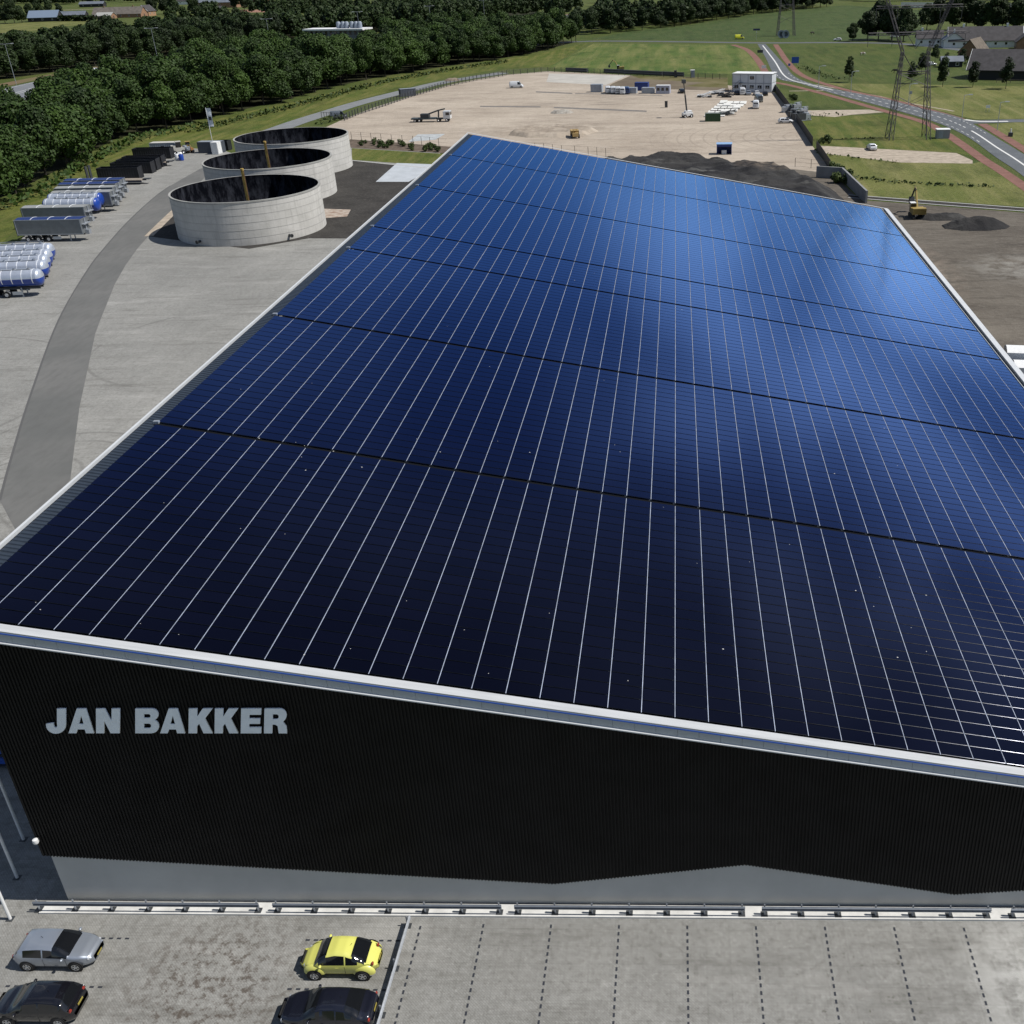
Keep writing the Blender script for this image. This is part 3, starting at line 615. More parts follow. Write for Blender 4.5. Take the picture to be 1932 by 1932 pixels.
# ------------------------------------------------------------------ guard rails
def guard(name, label, p0, p1, npost, group, face=-1, h=.72):
    p0, p1 = Vector(p0), Vector(p1); L = (p1-p0).length; rz = math.atan2(p1.y-p0.y, p1.x-p0.x)
    t = thing(name, label, 'guard rail', p0, rz, group)
    b = MB(); pr = [(0, -.16), (-.0, -.13), (.06, -.09), (.06, -.04), (.0, -.015), (0, .015), (.06, .04), (.06, .09), (0, .13), (0, .16), (-.012, .16), (-.012, -.16)]
    b.prism([(a*-1*(-face), z) for a, z in pr], -.15, L+.15, 'X', (0, 0, h)); b.build('rail', mat('shade_toned_zinc', (.15, .17, .2), .5, .3, var=.1, scale=4) if face < 0 else steel, t)  # wall rails: shade on the rail face is put into a darker zinc colour
    for i in range(npost):
        x_ = L*i/(npost-1); q = MB(); hp_ = h+.2; q.box(x_, .1*(-face), hp_/2, .07, .05, hp_); q.box(x_, .1*(-face), hp_/2, .012, .12, hp_); q.build('post', steel, t)
        q = MB(); q.box(x_, .1*(-face), .012, .34, .34, .024); q.build('foot_plate', dsteel, t)
    return t
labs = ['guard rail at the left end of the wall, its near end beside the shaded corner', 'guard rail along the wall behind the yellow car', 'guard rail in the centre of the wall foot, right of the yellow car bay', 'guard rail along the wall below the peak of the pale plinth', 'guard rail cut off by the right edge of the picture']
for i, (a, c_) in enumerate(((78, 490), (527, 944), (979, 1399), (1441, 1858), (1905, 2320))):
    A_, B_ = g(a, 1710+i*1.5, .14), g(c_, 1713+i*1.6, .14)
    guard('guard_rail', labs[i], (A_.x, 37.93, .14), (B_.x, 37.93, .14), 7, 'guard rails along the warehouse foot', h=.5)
guard('parking_rail', 'long guard rail crossing the car park beside the yellow and navy cars', (-14.05, 37.2, .04), (-14.35, 19.2, .04), 8, None, face=1, h=.5)

# ------------------------------------------------------------------ cars
def interp(tab, x):
    for (a, va), (c_, vc) in zip(tab, tab[1:]):
        if x <= c_:
            t = (x-a)/(c_-a); t = t*t*(3-2*t)*.5+t*.5; return va+(vc-va)*t
    return tab[-1][1]
def car(name, label, spec, paint, loc, rz, cat='car', group=None, detail=True):
    L, W, H = spec['L'], spec['W'], spec['H']
    belt, roof, hood = spec['belt'], spec['roof'], spec['hood']     # hood: top line without cabin, roof: with cabin
    ws0, ws1, rs0, rs1 = spec['ws'][0], spec['ws'][1], spec['rs'][0], spec['rs'][1]   # windscreen top/bottom x, rear screen top/bottom x (x=0 rear .. L front)
    t = thing(name, label, cat, loc, rz, group)
    S = spec.get('n', 56); X = sorted(set([L*i/S for i in range(S+1)]+[ws0, ws1, rs0, rs1]+list(spec.get('pil', []))))
    X = [x for i, x in enumerate(X) if i == 0 or x-X[i-1] > .012]
    body, gls = MB(), MB(); rings = []
    for x in X:
        e = min(x, L-x); fr_half = x > L/2; wf = spec['roundf'] if fr_half and 'roundf' in spec else spec['round']; k = 1-(max(0, 1-e/wf)**2.2)*(spec.get('taperf', .38) if fr_half else spec.get('taper', .30))
        hw = W/2*k; zb = .2+.12*max(0, 1-e/.5)**2; zh = interp(hood, x); zt = interp(roof, x); be = interp(belt, x)
        if zt < zh+.03: zt = zh
        cab = zt > zh+.02; rt = spec.get('tumble', .76)
        u = min(1, (zt-be)/max(.01, (H-be))) if cab else 0
        if cab:
            rw = hw*(1-(1-rt)*u)
            ring = [(0, zb), (hw*.86, zb), (hw*.96, zb+.12), (hw, zb+.32), (hw, be-.12), (hw*.965, be), (rw+.01, max(be+.02, zt-.08)), (rw*.90, zt-.012), (rw*.5, zt+.018), (0, zt+.025)]
        else:
            ring = [(0, zb), (hw*.86, zb), (hw*.96, zb+.12), (hw, zb+.32), (hw, max(zb+.34, min(be, zh)-.14)), (hw*.97, max(zb+.36, min(be, zh)-.05)), (hw*.90, zh-.02), (hw*.78, zh), (hw*.45, zh+.02), (0, zh+.028)]
        rings.append((x, ring, cab))
    nr = 10; vs = []
    for x, ring, cab in rings:
        vs += [(x-L/2, w_, z) for w_, z in ring]+[(x-L/2, -w_, z) for w_, z in ring]
    bf, gf = [], []
    for i in range(len(rings)-1):
        xm = (rings[i][0]+rings[i+1][0])/2
        for side in (0, 1):
            for j in range(nr-1):
                a = i*2*nr+side*nr+j; f = (a, a+1, a+1+2*nr, a+2*nr); gl_ = False
                if j == 5 and spec['sg'][0] < xm < spec['sg'][1] and rings[i][2] and not any(abs(xm-p) < .045 for p in spec.get('pil', [])): gl_ = True
                if j in (7, 8) and (ws1 < xm < ws0 or rs0 < xm < rs1) : gl_ = True
                if j == 6 and (ws1+.05 < xm < ws0-.05 or rs0+.05 < xm < rs1-.05): gl_ = True
                (gf if gl_ else bf).append(f)
    for i in (0, len(rings)-1):
        o = i*2*nr
        for j in range(nr-1): bf.append((o+j, o+j+1, o+nr+j+1, o+nr+j))
    body.v, body.f = list(vs), bf; gls.v, gls.f = list(vs), gf
    import bmesh
    for mb, nm, mt in ((body, 'body', paint), (gls, 'window_glass', glass)):
        me = bpy.data.meshes.new(nm); me.from_pydata(mb.v, [], mb.f); bm = bmesh.new(); bm.from_mesh(me)
        bmesh.ops.remove_doubles(bm, verts=bm.verts, dist=.0015)
        bmesh.ops.delete(bm, geom=[v for v in bm.verts if not v.link_faces], context='VERTS')
        bmesh.ops.recalc_face_normals(bm, faces=bm.faces)
        if nm == 'window_glass':
            for f in bm.faces:   # open sheets: make normals point outwards
                cc = f.calc_center_median()
                if f.normal.dot(Vector((0, cc.y*2, cc.z-.3))) < 0: f.normal_flip()
        bm.to_mesh(me); bm.free(); me.materials.append(mt); me.polygons.foreach_set('use_smooth', [True]*len(me.polygons)); me.set_sharp_from_angle(angle=R(66 if nm == 'body' else 70)); me.update()
        o = bpy.data.objects.new(nm, me); COL.objects.link(o); o.parent = t
    rw = spec.get('wr', .32)
    for wx in spec['axles']:
        for s in (1, -1):
            yy = s*(W/2-.10+spec.get('fend', 0))
            a = MB(); a.lathe([(0, s*.10), (rw+.075, s*.10), (rw+.075, s*.115), (0, s*.115)], (wx-L/2, yy, rw+.01), 20, 'Y'); ar = a.build('wheel_arch', black, t)
            q = MB(); q.lathe([(rw*.62, s*.135), (rw*.9, s*.14), (rw, s*.10), (rw, -s*.1), (0, -s*.1)], (wx-L/2, yy, rw), 20, 'Y'); wl = q.build('wheel', black, t, True)
            if spec.get('fend'):
                q = MB(); nn_ = 18; vs_ = []; fs_ = []
                for i_ in range(nn_+1):
                    for j_ in range(9):
                        a_ = -.25+(math.pi+.5)*i_/nn_; b_ = math.pi/2*j_/8; vs_.append((wx-L/2+math.cos(a_)*.62*math.cos(b_), s*(W/2-.16+.26*math.sin(b_)), max(.16, .40+math.sin(a_)*.47*math.cos(b_))))
                for i_ in range(nn_):
                    for j_ in range(8): k0 = i_*9+j_; fs_.append((k0, k0+1, k0+10, k0+9))
                q.add(vs_, fs_); q.build('fender', paint, t, 'all')
            q = MB()
            q.lathe([(rw*.66, s*.142), (rw*.58, s*.145), (rw*.56, s*.125)], (wx-L/2, yy, rw), 20, 'Y')
            for k_ in range(5):
                a_ = k_*2*math.pi/5+.3; c0 = Vector((wx-L/2, yy+s*.135, rw)); d = Vector((math.cos(a_), 0, math.sin(a_))); n_ = Vector((-d.z, 0, d.x))
                q.quad(c0+n_*.035, c0-n_*.035, c0+d*rw*.62-n_*.045, c0+d*rw*.62+n_*.045)
            q.tube((wx-L/2, yy+s*.13, rw), (wx-L/2, yy+s*.15, rw), .06, 10); q.build('rim', chrome, wl)
    if detail:
        for s in (1, -1):
            mxx = ws0-L/2+(ws1-ws0)*.0-.0; mx_ = spec['mir']-L/2
            q = MB(); q.lathe([(0, -.09), (.06, -.08), (.085, 0), (.06, .08), (0, .09)], (mx_, s*(W/2+.10), interp(belt, spec['mir'])+.05), 10, 'Y'); q.tube((mx_, s*(W/2-.05), interp(belt, spec['mir'])), (mx_, s*(W/2+.08), interp(belt, spec['mir'])+.03), .02, 6); q.build('wing_mirror', paint, t, True)
            hx, hy, hz = spec['hl']; q = MB(); q.lathe([(0, .05), (spec.get('hr', .1)*.8, .03), (spec.get('hr', .1), -.02)], (hx-L/2, s*hy, hz), 12, 'X'); q.build('headlight', mat('lamp_glass', (.55, .58, .62), .12, .3), t, True)
            hx, hy, hz = spec['tl']; q = MB(); q.lathe([(0, -.05), (.09, -.03), (.11, .03)], (hx-L/2, s*hy, hz), 12, 'X'); q.build('tail_light', mat('tail_red', (.25, .03, .02), .2), t, True)
        for x_, nm in ((L-.0, 'front_plate'), (.0, 'rear_plate')):
            q = MB(); z_ = spec['pz'][0 if nm == 'front_plate' else 1]; q.box(x_-L/2, 0, z_, .03, .46, .10); q.build('number_plate', mat('plate_yellow', (.30, .25, .05), .6), t)
        q = MB(); q.box(L-.06-L/2, 0, spec['pz'][0]+.14, .10, .8, .07); q.box(L-.05-L/2, 0, spec['pz'][0]-.12, .08, .9, .07); q.build('grille', black, t)
        q = MB(); q.tube((L*.35-L/2, 0, H-.0), (L*.33-L/2, 0, H+.12), .012, 5); q.build('aerial', black, t)
        q = MB(); q.box(0, W/2+.004, interp(belt, L/2)-.16, .18, .02, .03); q.box(0, -W/2-.004, interp(belt, L/2)-.16, .18, .02, .03); q.build('door_handle', paint, t)
        q = MB(); dx = spec['doors']
        for d in dx:
            for s in (1, -1): q.box(d-L/2, s*(W/2+.0), .58, .012, .014, .55)
        q.build('door_gap', black, t)
    t.scale = (.945,)*3 if detail else (1,)*3
    return t
hatch = dict(L=4.25, W=1.8, H=1.47, n=60, round=.6, roundf=1.15, taperf=.42, taper=.24, belt=[(0, .98), (1, .96), (3.2, .90), (4.25, .74)], hood=[(0, .55), (.08, .9), (.3, .98), (3.0, .98), (3.6, .90), (4.05, .76), (4.18, .62), (4.25, .42)],
   roof=[(0, .55), (.06, .85), (.16, 1.0), (.50, 1.33), (.85, 1.40), (1.5, 1.43), (2.15, 1.40), (2.45, 1.33), (3.15, .98), (3.2, .98), (4.25, .4)], ws=(3.12, 2.25), rs=(.20, .50), sg=(.72, 3.05), pil=[1.75], axles=(.78, 3.38), mir=2.85, hl=(4.03, .62, .66), tl=(.10, .68, .86), pz=(.45, .62), doors=(1.75, 2.95), tumble=.74)
beetle = dict(L=4.08, W=1.72, H=1.5, n=60, round=1.25, taper=.48, roundf=1.3, taperf=.5, belt=[(0, .8), (.8, .96), (3, .93), (4.08, .7)], hood=[(0, .42), (.06, .62), (.3, .82), (.7, .93), (2, .95), (3.1, .93), (3.6, .80), (3.9, .66), (4.02, .52), (4.08, .4)],
   roof=[(0, .42), (.06, .62), (.25, .8), (.5, .93), (.8, 1.13), (1.25, 1.37), (1.7, 1.48), (2.1, 1.5), (2.55, 1.42), (2.9, 1.22), (3.3, .9), (4.08, .3)], ws=(3.26, 2.55), rs=(.55, 1.28), sg=(.95, 3.0), pil=[1.62], fend=.115, axles=(.72, 3.23), mir=2.85, hl=(3.80, .58, .66), tl=(.22, .58, .82), pz=(.42, .66), doors=(1.62, 2.95), tumble=.72, wr=.33)
sedan = dict(L=4.75, W=1.83, H=1.44, n=64, round=.8, roundf=1.2, taperf=.4, taper=.28, belt=[(0, .96), (1, .95), (3.4, .9), (4.75, .72)], hood=[(0, .6), (.06, .9), (.2, .99), (.7, 1.0), (3.4, .96), (4.1, .86), (4.55, .72), (4.7, .55), (4.75, .4)],
   roof=[(0, .6), (.06, .9), (.2, .99), (.55, 1.03), (.95, 1.22), (1.35, 1.38), (1.9, 1.44), (2.5, 1.42), (2.85, 1.33), (3.45, .98), (4.75, .4)], ws=(3.42, 2.72), rs=(.62, 1.33), sg=(.95, 3.25), pil=[1.72, 2.45], axles=(.95, 3.72), mir=3.05, hl=(4.50, .68, .64), tl=(.12, .74, .82), pz=(.45, .78), doors=(1.72, 2.45, 3.3), tumble=.73)
blackc = dict(L=4.3, W=1.8, H=1.5, n=60, round=.7, roundf=1.2, taperf=.4, taper=.26, belt=[(0, .98), (1, .97), (3.2, .92), (4.3, .74)], hood=[(0, .5), (.08, .85), (.3, .98), (3.0, .99), (3.6, .92), (4.05, .80), (4.22, .62), (4.3, .42)],
   roof=[(0, .5), (.06, .8), (.2, 1.0), (.6, 1.38), (.95, 1.47), (1.6, 1.5), (2.3, 1.46), (2.55, 1.38), (3.25, .99), (4.3, .4)], ws=(3.22, 2.45), rs=(.25, .62), sg=(.65, 3.05), pil=[1.7], axles=(.8, 3.4), mir=2.8, hl=(4.05, .62, .66), tl=(.14, .66, .88), pz=(.45, .8), doors=(1.7, 2.9), tumble=.74)
silver = mat('silver_car_paint', (.36, .40, .46), .33, .6, coat=.5)
yellow = mat('yellow_car_paint', (.62, .62, .15), .35, 0, coat=.6)
navy = mat('navy_car_paint', (.013, .015, .026), .25, .3, coat=.8)
blk = mat('black_car_paint', (.006, .006, .009), .22, 0, coat=.8)
car('parked_car', 'silver hatchback parked nearest the shaded wall corner', hatch, silver, (-31.25, 35.15, .045), 0)
car('parked_car', 'bright yellow rounded two door car beside the long guard rail', beetle, yellow, (-16.85, 34.85, .045), math.pi)
car('parked_car', 'dark navy saloon parked in front of the yellow car', sedan, navy, (-16.65, 31.95, .045), math.pi)
car('parked_car', 'black hatchback parked below the silver one, seen from behind', blackc, blk, (-30.6, 32.1, .045), math.pi)

# ------------------------------------------------------------------ round tanks
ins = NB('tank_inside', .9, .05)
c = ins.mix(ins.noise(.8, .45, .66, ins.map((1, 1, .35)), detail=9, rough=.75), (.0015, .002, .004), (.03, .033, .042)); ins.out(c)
cw = NB('tank_concrete_wall', .9, .2)
c = cw.mix(cw.noise(.35, .3, .7), (.44, .435, .41), (.56, .55, .525)); c = cw.mix(cw.mul(cw.noise(1.6, .5, .8, cw.map((1, 1, .12)), detail=8), .5), c, (.27, .265, .25))
wv = cw.n.new('ShaderNodeTexBrick'); wv.inputs['Scale'].default_value = 1; wv.inputs['Brick Width'].default_value = 1.2; wv.inputs['Row Height'].default_value = 1.25; wv.inputs['Mortar Size'].default_value = .03; wv.offset = 0
wv.inputs['Color1'].default_value = (1, 1, 1, 1); wv.inputs['Color2'].default_value = (.93, .93, .93, 1); wv.inputs['Mortar'].default_value = (.72, .72, .72, 1)
uvn = cw.n.new('ShaderNodeUVMap'); cw.l.new(uvn.outputs[0], wv.inputs[0])
q = cw.n.new('ShaderNodeMix'); q.data_type = 'RGBA'; q.blend_type = 'MULTIPLY'; q.inputs[0].default_value = .45; cw.l.new(c, q.inputs[6]); cw.l.new(wv.outputs[0], q.inputs[7]); cw.out(q.outputs[2]); cw.bump(cw.noise(3, .2, .8), .15, .05)
def tank(c_, Rr, label, pole):
    t = thing('concrete_tank', label, 'tank', (c_[0], c_[1], .05), 0, 'round concrete tanks on the black apron')
    H_ = 7.5; b = MB(); n_ = 96; b.lathe([(Rr, 0), (Rr, H_-.25)], n=n_); o = b.build('wall', cw.m, t, 'all')
    u = o.data.uv_layers.new(name='UVMap')
    for p in o.data.polygons:
        vv = [o.data.vertices[o.data.loops[li].vertex_index].co for li in p.loop_indices]
        aa = [math.atan2(v.y, v.x) % (2*math.pi) for v in vv]
        if max(aa)-min(aa) > 3: aa = [a+2*math.pi if a < 1 else a for a in aa]
        for li, v, a in zip(p.loop_indices, vv, aa): u.data[li].uv = (a*Rr, v.z)
    b = MB(); b.lathe([(Rr, H_-.25), (Rr+.06, H_-.25), (Rr+.06, H_), (Rr-.3, H_), (Rr-.3, H_-.02)], n=n_); b.build('rim', conc, t, True)
    b = MB(); b.lathe([(Rr-.28, H_-.03), (Rr-.28, 1.2), (0, 1.2)], n=n_); b.build('inner_lining', ins.m, t, 'all')
    b = MB()
    for z_ in (1.3, 2.6, 3.9, 5.2, 6.4): b.lathe([(Rr+.002, z_-.03), (Rr+.02, z_-.03), (Rr+.02, z_+.03), (Rr+.002, z_+.03)], n=n_)
    b.build('formwork_joint', mat('joint_grey', (.36, .355, .34), .9), t)
    for a in (-112, -42):
        q_ = MB(); d = Vector((math.cos(R(a)), math.sin(R(a)), 0)); q_.tube(d*(Rr-.1)+Vector((0, 0, .8)), d*(Rr+.9)+Vector((0, 0, .8)), .22, 10); q_.tube(d*(Rr+.8)+Vector((0, 0, .8)), d*(Rr+.9)+Vector((0, 0, .8)), .34, 10); q_.build('outlet_pipe', dsteel, t)
    if pole:
        q_ = MB(); q_.box(0, 0, 5.9, .42, .42, 9.4); q_.tube((0, 0, 10.6), (0, 0, 10.9), .3); q_.build('mixer_pole', mat('yellow_timber', (.40, .27, .07), .8, var=.25, scale=2), t)
        q_ = MB(); q_.box(.27, -.1, 5.9, .1, .1, 9.2); q_.build('pole_guide', mat('brown_steel', (.16, .09, .05), .8), t)
tank((-79.1, 195.3), 13.2, 'nearest of three round concrete tanks, dark inside', True)
tank((-86.05, 227.1), 13.05, 'middle round concrete tank of the overlapping three', True)
tank((-91.3, 258.6), 13.1, 'farthest round concrete tank, nearest the sandy site', False)

# ------------------------------------------------------------------ trailers
blue = mat('blue_trailer_paint', (.012, .05, .30), .3, 0, coat=.4)
silv = mat('polished_tank_skin', (.50, .55, .64), .33, .45, coat=.3, var=.08, scale=.8)
bandm = mat('tank_band', (.85, .87, .9), .3, .4)
def wheels(t, xs, W=2.5, r=.5):
    for x_ in xs:
        for s in (1, -1):
            q = MB(); yy = s*(W/2-.2); q.lathe([(0, s*.17), (r*.55, s*.17), (r*.6, s*.2), (r*.92, s*.2), (r, s*.14), (r, -s*.17), (0, -s*.17)], (x_, yy, r), 18, 'Y'); wl = q.build('wheel', black, t, True)
            q = MB(); q.lathe([(0, s*.14), (r*.2, s*.22), (r*.25, s*.19), (r*.5, s*.19), (r*.55, s*.215)], (x_, yy, r), 14, 'Y'); q.build('rim', chrome, wl, True)
def chassis(t, L, z=1.0, axles=(.9, 2.2, 3.5), W=2.5):
    b = MB(); b.b2(.2, -.55, z-.3, L-.3, -.4, z); b.b2(.2, .4, z-.3, L-.3, .55, z)
    for x_ in axles: b.tube((x_, -W/2+.2, .5), (x_, W/2-.2, .5), .07, 8)
    b.b2(.1, -1.2, .5, .2, 1.2, .65); b.build('chassis', dsteel, t)
    b = MB()
    for s in (1, -1): b.b2(L-3.1, s*.75-.08, 0.05, L-2.95, s*.75+.08, z); b.box(L-3.02, s*.75, .04, .3, .3, .08)
    b.build('landing_leg', steel, t)
    for s in (1, -1):
        q = MB(); q.b2(axles[-1]+.9, s*1.22-.02, .45, axles[-1]+2.4, s*1.22+.02, .95); q.build('side_guard', steel, t)
        q = MB()
        for x_ in axles: q.lathe([(.58, -.25), (.58, .25)], (x_, s*(W/2-.25), .52), 10, 'Y', R(15), R(165))
        q.build('mudguard', mat('grey_mudguard', (.16, .17, .18), .6), t)
    wheels(t, axles, W)
def tanker(label, loc, rz, capblue=False, lower=True):
    t = thing('tanker_trailer', label, 'trailer', loc, rz, 'tanker trailers parked along the yard edge'); L = 10.8; r = 1.25; zc = 2.72
    chassis(t, L, 1.4, (1.6, 3.6, 5.6))
    b = MB(); b.lathe([(r, .5), (r, L-.35)], (0, 0, zc), 28, 'X', R(2), R(178)); b.build('tank_shell', silv, t, 'all')
    b = MB(); b.lathe([(r, .5), (r, L-.35)], (0, 0, zc), 24, 'X', R(178), R(362)); b.build('lower_shell', blue, t, 'all')
    for x0, x1, s in ((.5, 0, -1), (L-.35, L+.15, 1)):
        for a0, a1, mm in ((2, 178, blue if capblue else silv), (178, 362, blue)):
            b = MB(); b.lathe([(r, x0), (r*.95, x0+s*.2), (r*.75, x0+s*.4), (r*.35, x0+s*.52), (0, x0+s*.55)], (0, 0, zc), 20, 'X', R(a0), R(a1)); b.build('end_cap', mm, t, 'all')
    for k_ in range(7):
        x_ = .9+k_*1.5; b = MB(); b.lathe([(r, x_-.07), (r+.03, x_-.06), (r+.03, x_+.06), (r, x_+.07)], (0, 0, zc), 28, 'X', R(-30), R(210)); b.build('hoop', bandm, t, True)
    b = MB(); b.b2(2.5, -.3, zc+r+.02, L-1.2, .3, zc+r+.06)
    for s in (.32, -.32): b.path([(2.6, s, zc+r), (2.6, s, zc+r+.35), (L-1.2, s, zc+r+.35), (L-1.2, s, zc+r)], .025, 5)
    b.build('walkway', steel, t)
    for x_ in (2.6, 4.9, 7.2, 9.3): q = MB(); q.lathe([(.28, 0), (.28, .18), (.2, .24), (0, .24)], (x_, 0, zc+r-.02), 14); q.build('hatch', dsteel if x_ > 10 else chrome, t, True)
    q = MB(); q.b2(.0, -.9, .9, .35, .9, 1.6); q.build('valve_cabinet', dsteel, t)
    return t
def tipper(label, loc, rz, tarp=True):
    t = thing('tipper_trailer', label, 'trailer', loc, rz, 'grey box tipper trailers'); L = 12.8
    chassis(t, L, 1.35, (2.1, 4.0, 5.9)); gm = mat('tipper_grey', (.17, .185, .195), .5, .3, var=.1, scale=1.2)
    b = MB(); b.b2(.4, -1.25, 1.38, L-.2, 1.25, 3.9); b.build('tipper_body', gm, t)
    b = MB()
    for x_ in (.5, L-.3): b.b2(x_-.06, -1.29, 1.4, x_+.06, -1.252, 3.85); b.b2(x_-.06, 1.252, 1.4, x_+.06, 1.29, 3.85)
    b.b2(.35, -1.3, 3.9, L-.15, -1.2, 3.98); b.b2(.35, 1.2, 3.9, L-.15, 1.3, 3.98); b.b2(.35, -1.31, 1.28, L-.15, -1.22, 1.38); b.build('side_rib', steel, t)
    b = MB(); n_ = 10
    prof_ = [(-1.2+2.4*i/n_, 3.93+.2*math.sin(math.pi*i/n_)) for i in range(n_+1)]
    b.prism(prof_+[(1.2, 3.905), (-1.2, 3.905)], .5, L-.3, 'X'); b.build('tarpaulin', mat('blue_sheet', (.012, .03, .13), .5) if tarp else mat('grey_sheet', (.24, .25, .25), .7), t, True)
    for x_ in (3.4, 6.6, 9.8): q = MB(); q.path([(x_, y_, z_+.03) for y_, z_ in prof_], .05, 6); q.build('roof_bow', bandm, t)
    q = MB(); q.b2(L-.2, -.4, 1.1, L+.45, .4, 1.9); q.tube((L-.1, .0, 1.2), (L-.1, 0, 3.9), .13, 8); q.b2(L-.2, -1.1, 2.9, L+.35, 1.1, 3.05); q.build('tipping_ram', steel, t)
    q = MB(); q.b2(.28, -1.25, 1.1, .4, 1.25, 3.7); q.build('tailgate', dsteel, t)
    return t
def at(u, v, z=.045): P = g(u, v); return (P.x, P.y, z)
def rear(u, v, L, rz):   # front (right) end of a trailer at a ground point
    P = g(u, v); return (P.x-L*math.cos(rz), P.y-L*math.sin(rz), .045)
a_ = R(6)
tanker('silver tank trailer with blue lower half, nearest in the tanker row', rear(88, 556, 10.8, a_), a_)
tanker('silver tank trailer second from the front of the tanker row', rear(97, 538, 10.8, a_), a_)
tanker('silver tank trailer third from the front, in the middle of the tanker row', rear(100, 527, 10.8, a_), a_)
tanker('silver tank trailer fourth from the front of the tanker row', rear(104, 516, 10.8, a_), a_)
tanker('silver tank trailer farthest back in the tanker row, beside the tipper wheels', rear(108, 504, 10.8, a_), a_)
tipper('long grey tipper trailer with rolled blue sheet, largest in view', rear(170, 452.5, 12.8, R(0)), R(0))
tipper('grey topped trailer directly behind the largest tipper', rear(176, 428, 12.8, R(0)), R(0), False)
tanker('silver tank trailer with blue ends, front one of the pair between tippers', rear(193, 412, 10.8, R(1)), R(1), True)
tanker('silver tank trailer with blue ends, rear one of the pair', rear(199, 402, 10.8, R(1)), R(1), True)
tipper('grey tipper trailer just behind the blue ended tankers', rear(223, 397.5, 12.8, R(1)), R(1), False)
tipper('grey covered tipper trailer, second of the far group of four', rear(228, 388.5, 12.8, R(1)), R(1), False)
tipper('tipper trailer with blue sheet, third of the far group of four', rear(233, 380.5, 12.8, R(1)), R(1))
tipper('tipper trailer with blue sheet, farthest back beside the low loader', rear(241, 373, 12.8, R(1)), R(1))
def lowloader(label, loc, rz, ramps=True, L=12.5):
    t = thing('low_loader', label, 'trailer', loc, rz)
    b = MB(); b.b2(.3, -1.25, .85, L, 1.25, 1.0); b.build('deck', mat('timber_deck', (.23, .20, .165), .9, var=.2, scale=2), t)
    b = MB(); b.b2(.2, -1.27, .5, L, -1.1, .86); b.b2(.2, 1.1, .5, L, 1.27, .86); b.b2(.2, -.5, .4, L-1, .5, .85); b.build('side_beam', mat('navy_beam', (.02, .025, .05), .5), t)
    wheels(t, (1.2, 2.4, 3.6), 2.4, .4)
    if ramps:
        for s in (.75, -.75): q = MB(); q.b2(.0, s-.42, .9, .22, s+.42, 4.1); q.b2(.0, s+.25, .9, .16, s+.35, 4.1); [q.b2(.02, s-.3, .9+.4*k_, .14, s+.3, .96+.4*k_) for k_ in range(8)]; q.build('loading_ramp', dsteel, t)
    q = MB(); q.b2(L, -.6, 1.0, L+1.6, .6, 1.15); q.build('gooseneck', dsteel, t)
    return t
lowloader('flat low loader with raised ramps in front of the black containers', rear(273, 346.5, 12.5, R(0)), R(0))
lowloader('flat trailer parked at the far side of the black containers', rear(332, 312.5, 12, R(2)), R(2), False, 10)
lowloader('second flat trailer beside the blue and white drums', rear(324, 306, 12, R(2)), R(2), False, 9)
def container(name, label, cat, loc, rz, L, W, H_, body, open_top=False, windows=0, doors=True, group=None, roof=None):
    t = thing(name, label, cat, loc, rz, group); b = MB()
    def wall(p, q_, th=.04):
        p, q_ = Vector(p), Vector(q_); d = (q_-p); n_ = max(2, int(d.length/.28)); d /= n_; nn = Vector((d.y, -d.x, 0)).normalized(); vs = []
        for i in range(n_+1):
            o = nn*(th if i % 2 else 0); vs.append(p+d*i+o)
        k_ = len(vs); b.add([(v.x, v.y, .12) for v in vs]+[(v.x, v.y, H_-.1) for v in vs], [(i, i+1, k_+i+1, k_+i) for i in range(k_-1)])
    wall((0, -W/2, 0), (L, -W/2, 0)); wall((L, -W/2, 0), (L, W/2, 0)); wall((L, W/2, 0), (0, W/2, 0)); wall((0, W/2, 0), (0, -W/2, 0)); b.build('wall', body, t, fix=False)
    b = MB()
    for x_ in (0, L):
        for y_ in (-W/2, W/2): b.box(x_, y_, H_/2, .14, .14, H_)
    for z_ in (.08, H_-.06):
        b.box(L/2, -W/2, z_, L-.1, .12, .12); b.box(L/2, W/2, z_, L-.1, .12, .12); b.box(0, 0, z_, .12, W-.1, .12); b.box(L, 0, z_, .12, W-.1, .12)
    b.build('frame', body, t)
    b = MB(); b.b2(.03, -W/2+.03, .15 if open_top else H_-.04, L-.03, W/2-.03, .2 if open_top else H_+.01); b.build('floor' if open_top else 'roof', roof or (dsteel if open_top else body), t)
    if doors and not open_top: q = MB(); q.b2(L+.05, -W/2+.15, .2, L+.09, -.02, H_-.2); q.b2(L+.05, .02, .2, L+.09, W/2-.15, H_-.2); q.build('door', body, t)
    for i in range(windows):
        x_ = L*(i+.5)/windows; q = MB(); q.b2(x_-.45, -W/2-.06, 1.0, x_+.45, -W/2-.045, 2.0); q.build('window', glass, t)
    return t
bc = mat('black_container_paint', (.012, .013, .017), .6, var=.3, scale=1)
for i, (u, v, lab) in enumerate(((262, 338.5, 'black open top container nearest the low loader'), (286, 328, 'black open top container second in its row'), (296, 322, 'black open top container in the middle of its row'), (306, 316, 'black open top container fourth in its row'), (322, 300, 'black container standing at the far end of the row behind the flat trailers'))):
    L_ = 9.5; P = g(u, v); container('black_container', lab, 'container', (P.x-L_, P.y+1.2, .045), R(2), L_, 2.5, 2.6, bc, True, group='black open containers')
cream = mat('cream_panel', (.46, .45, .41), .7, var=.06, scale=1); grey_p = mat('grey_panel', (.30, .33, .37), .6, var=.08, scale=.8)
dkblue = mat('blue_container_paint', (.015, .04, .19), .5, var=.1, scale=1); green_p = mat('green_container_paint', (.02, .06, .02), .6)
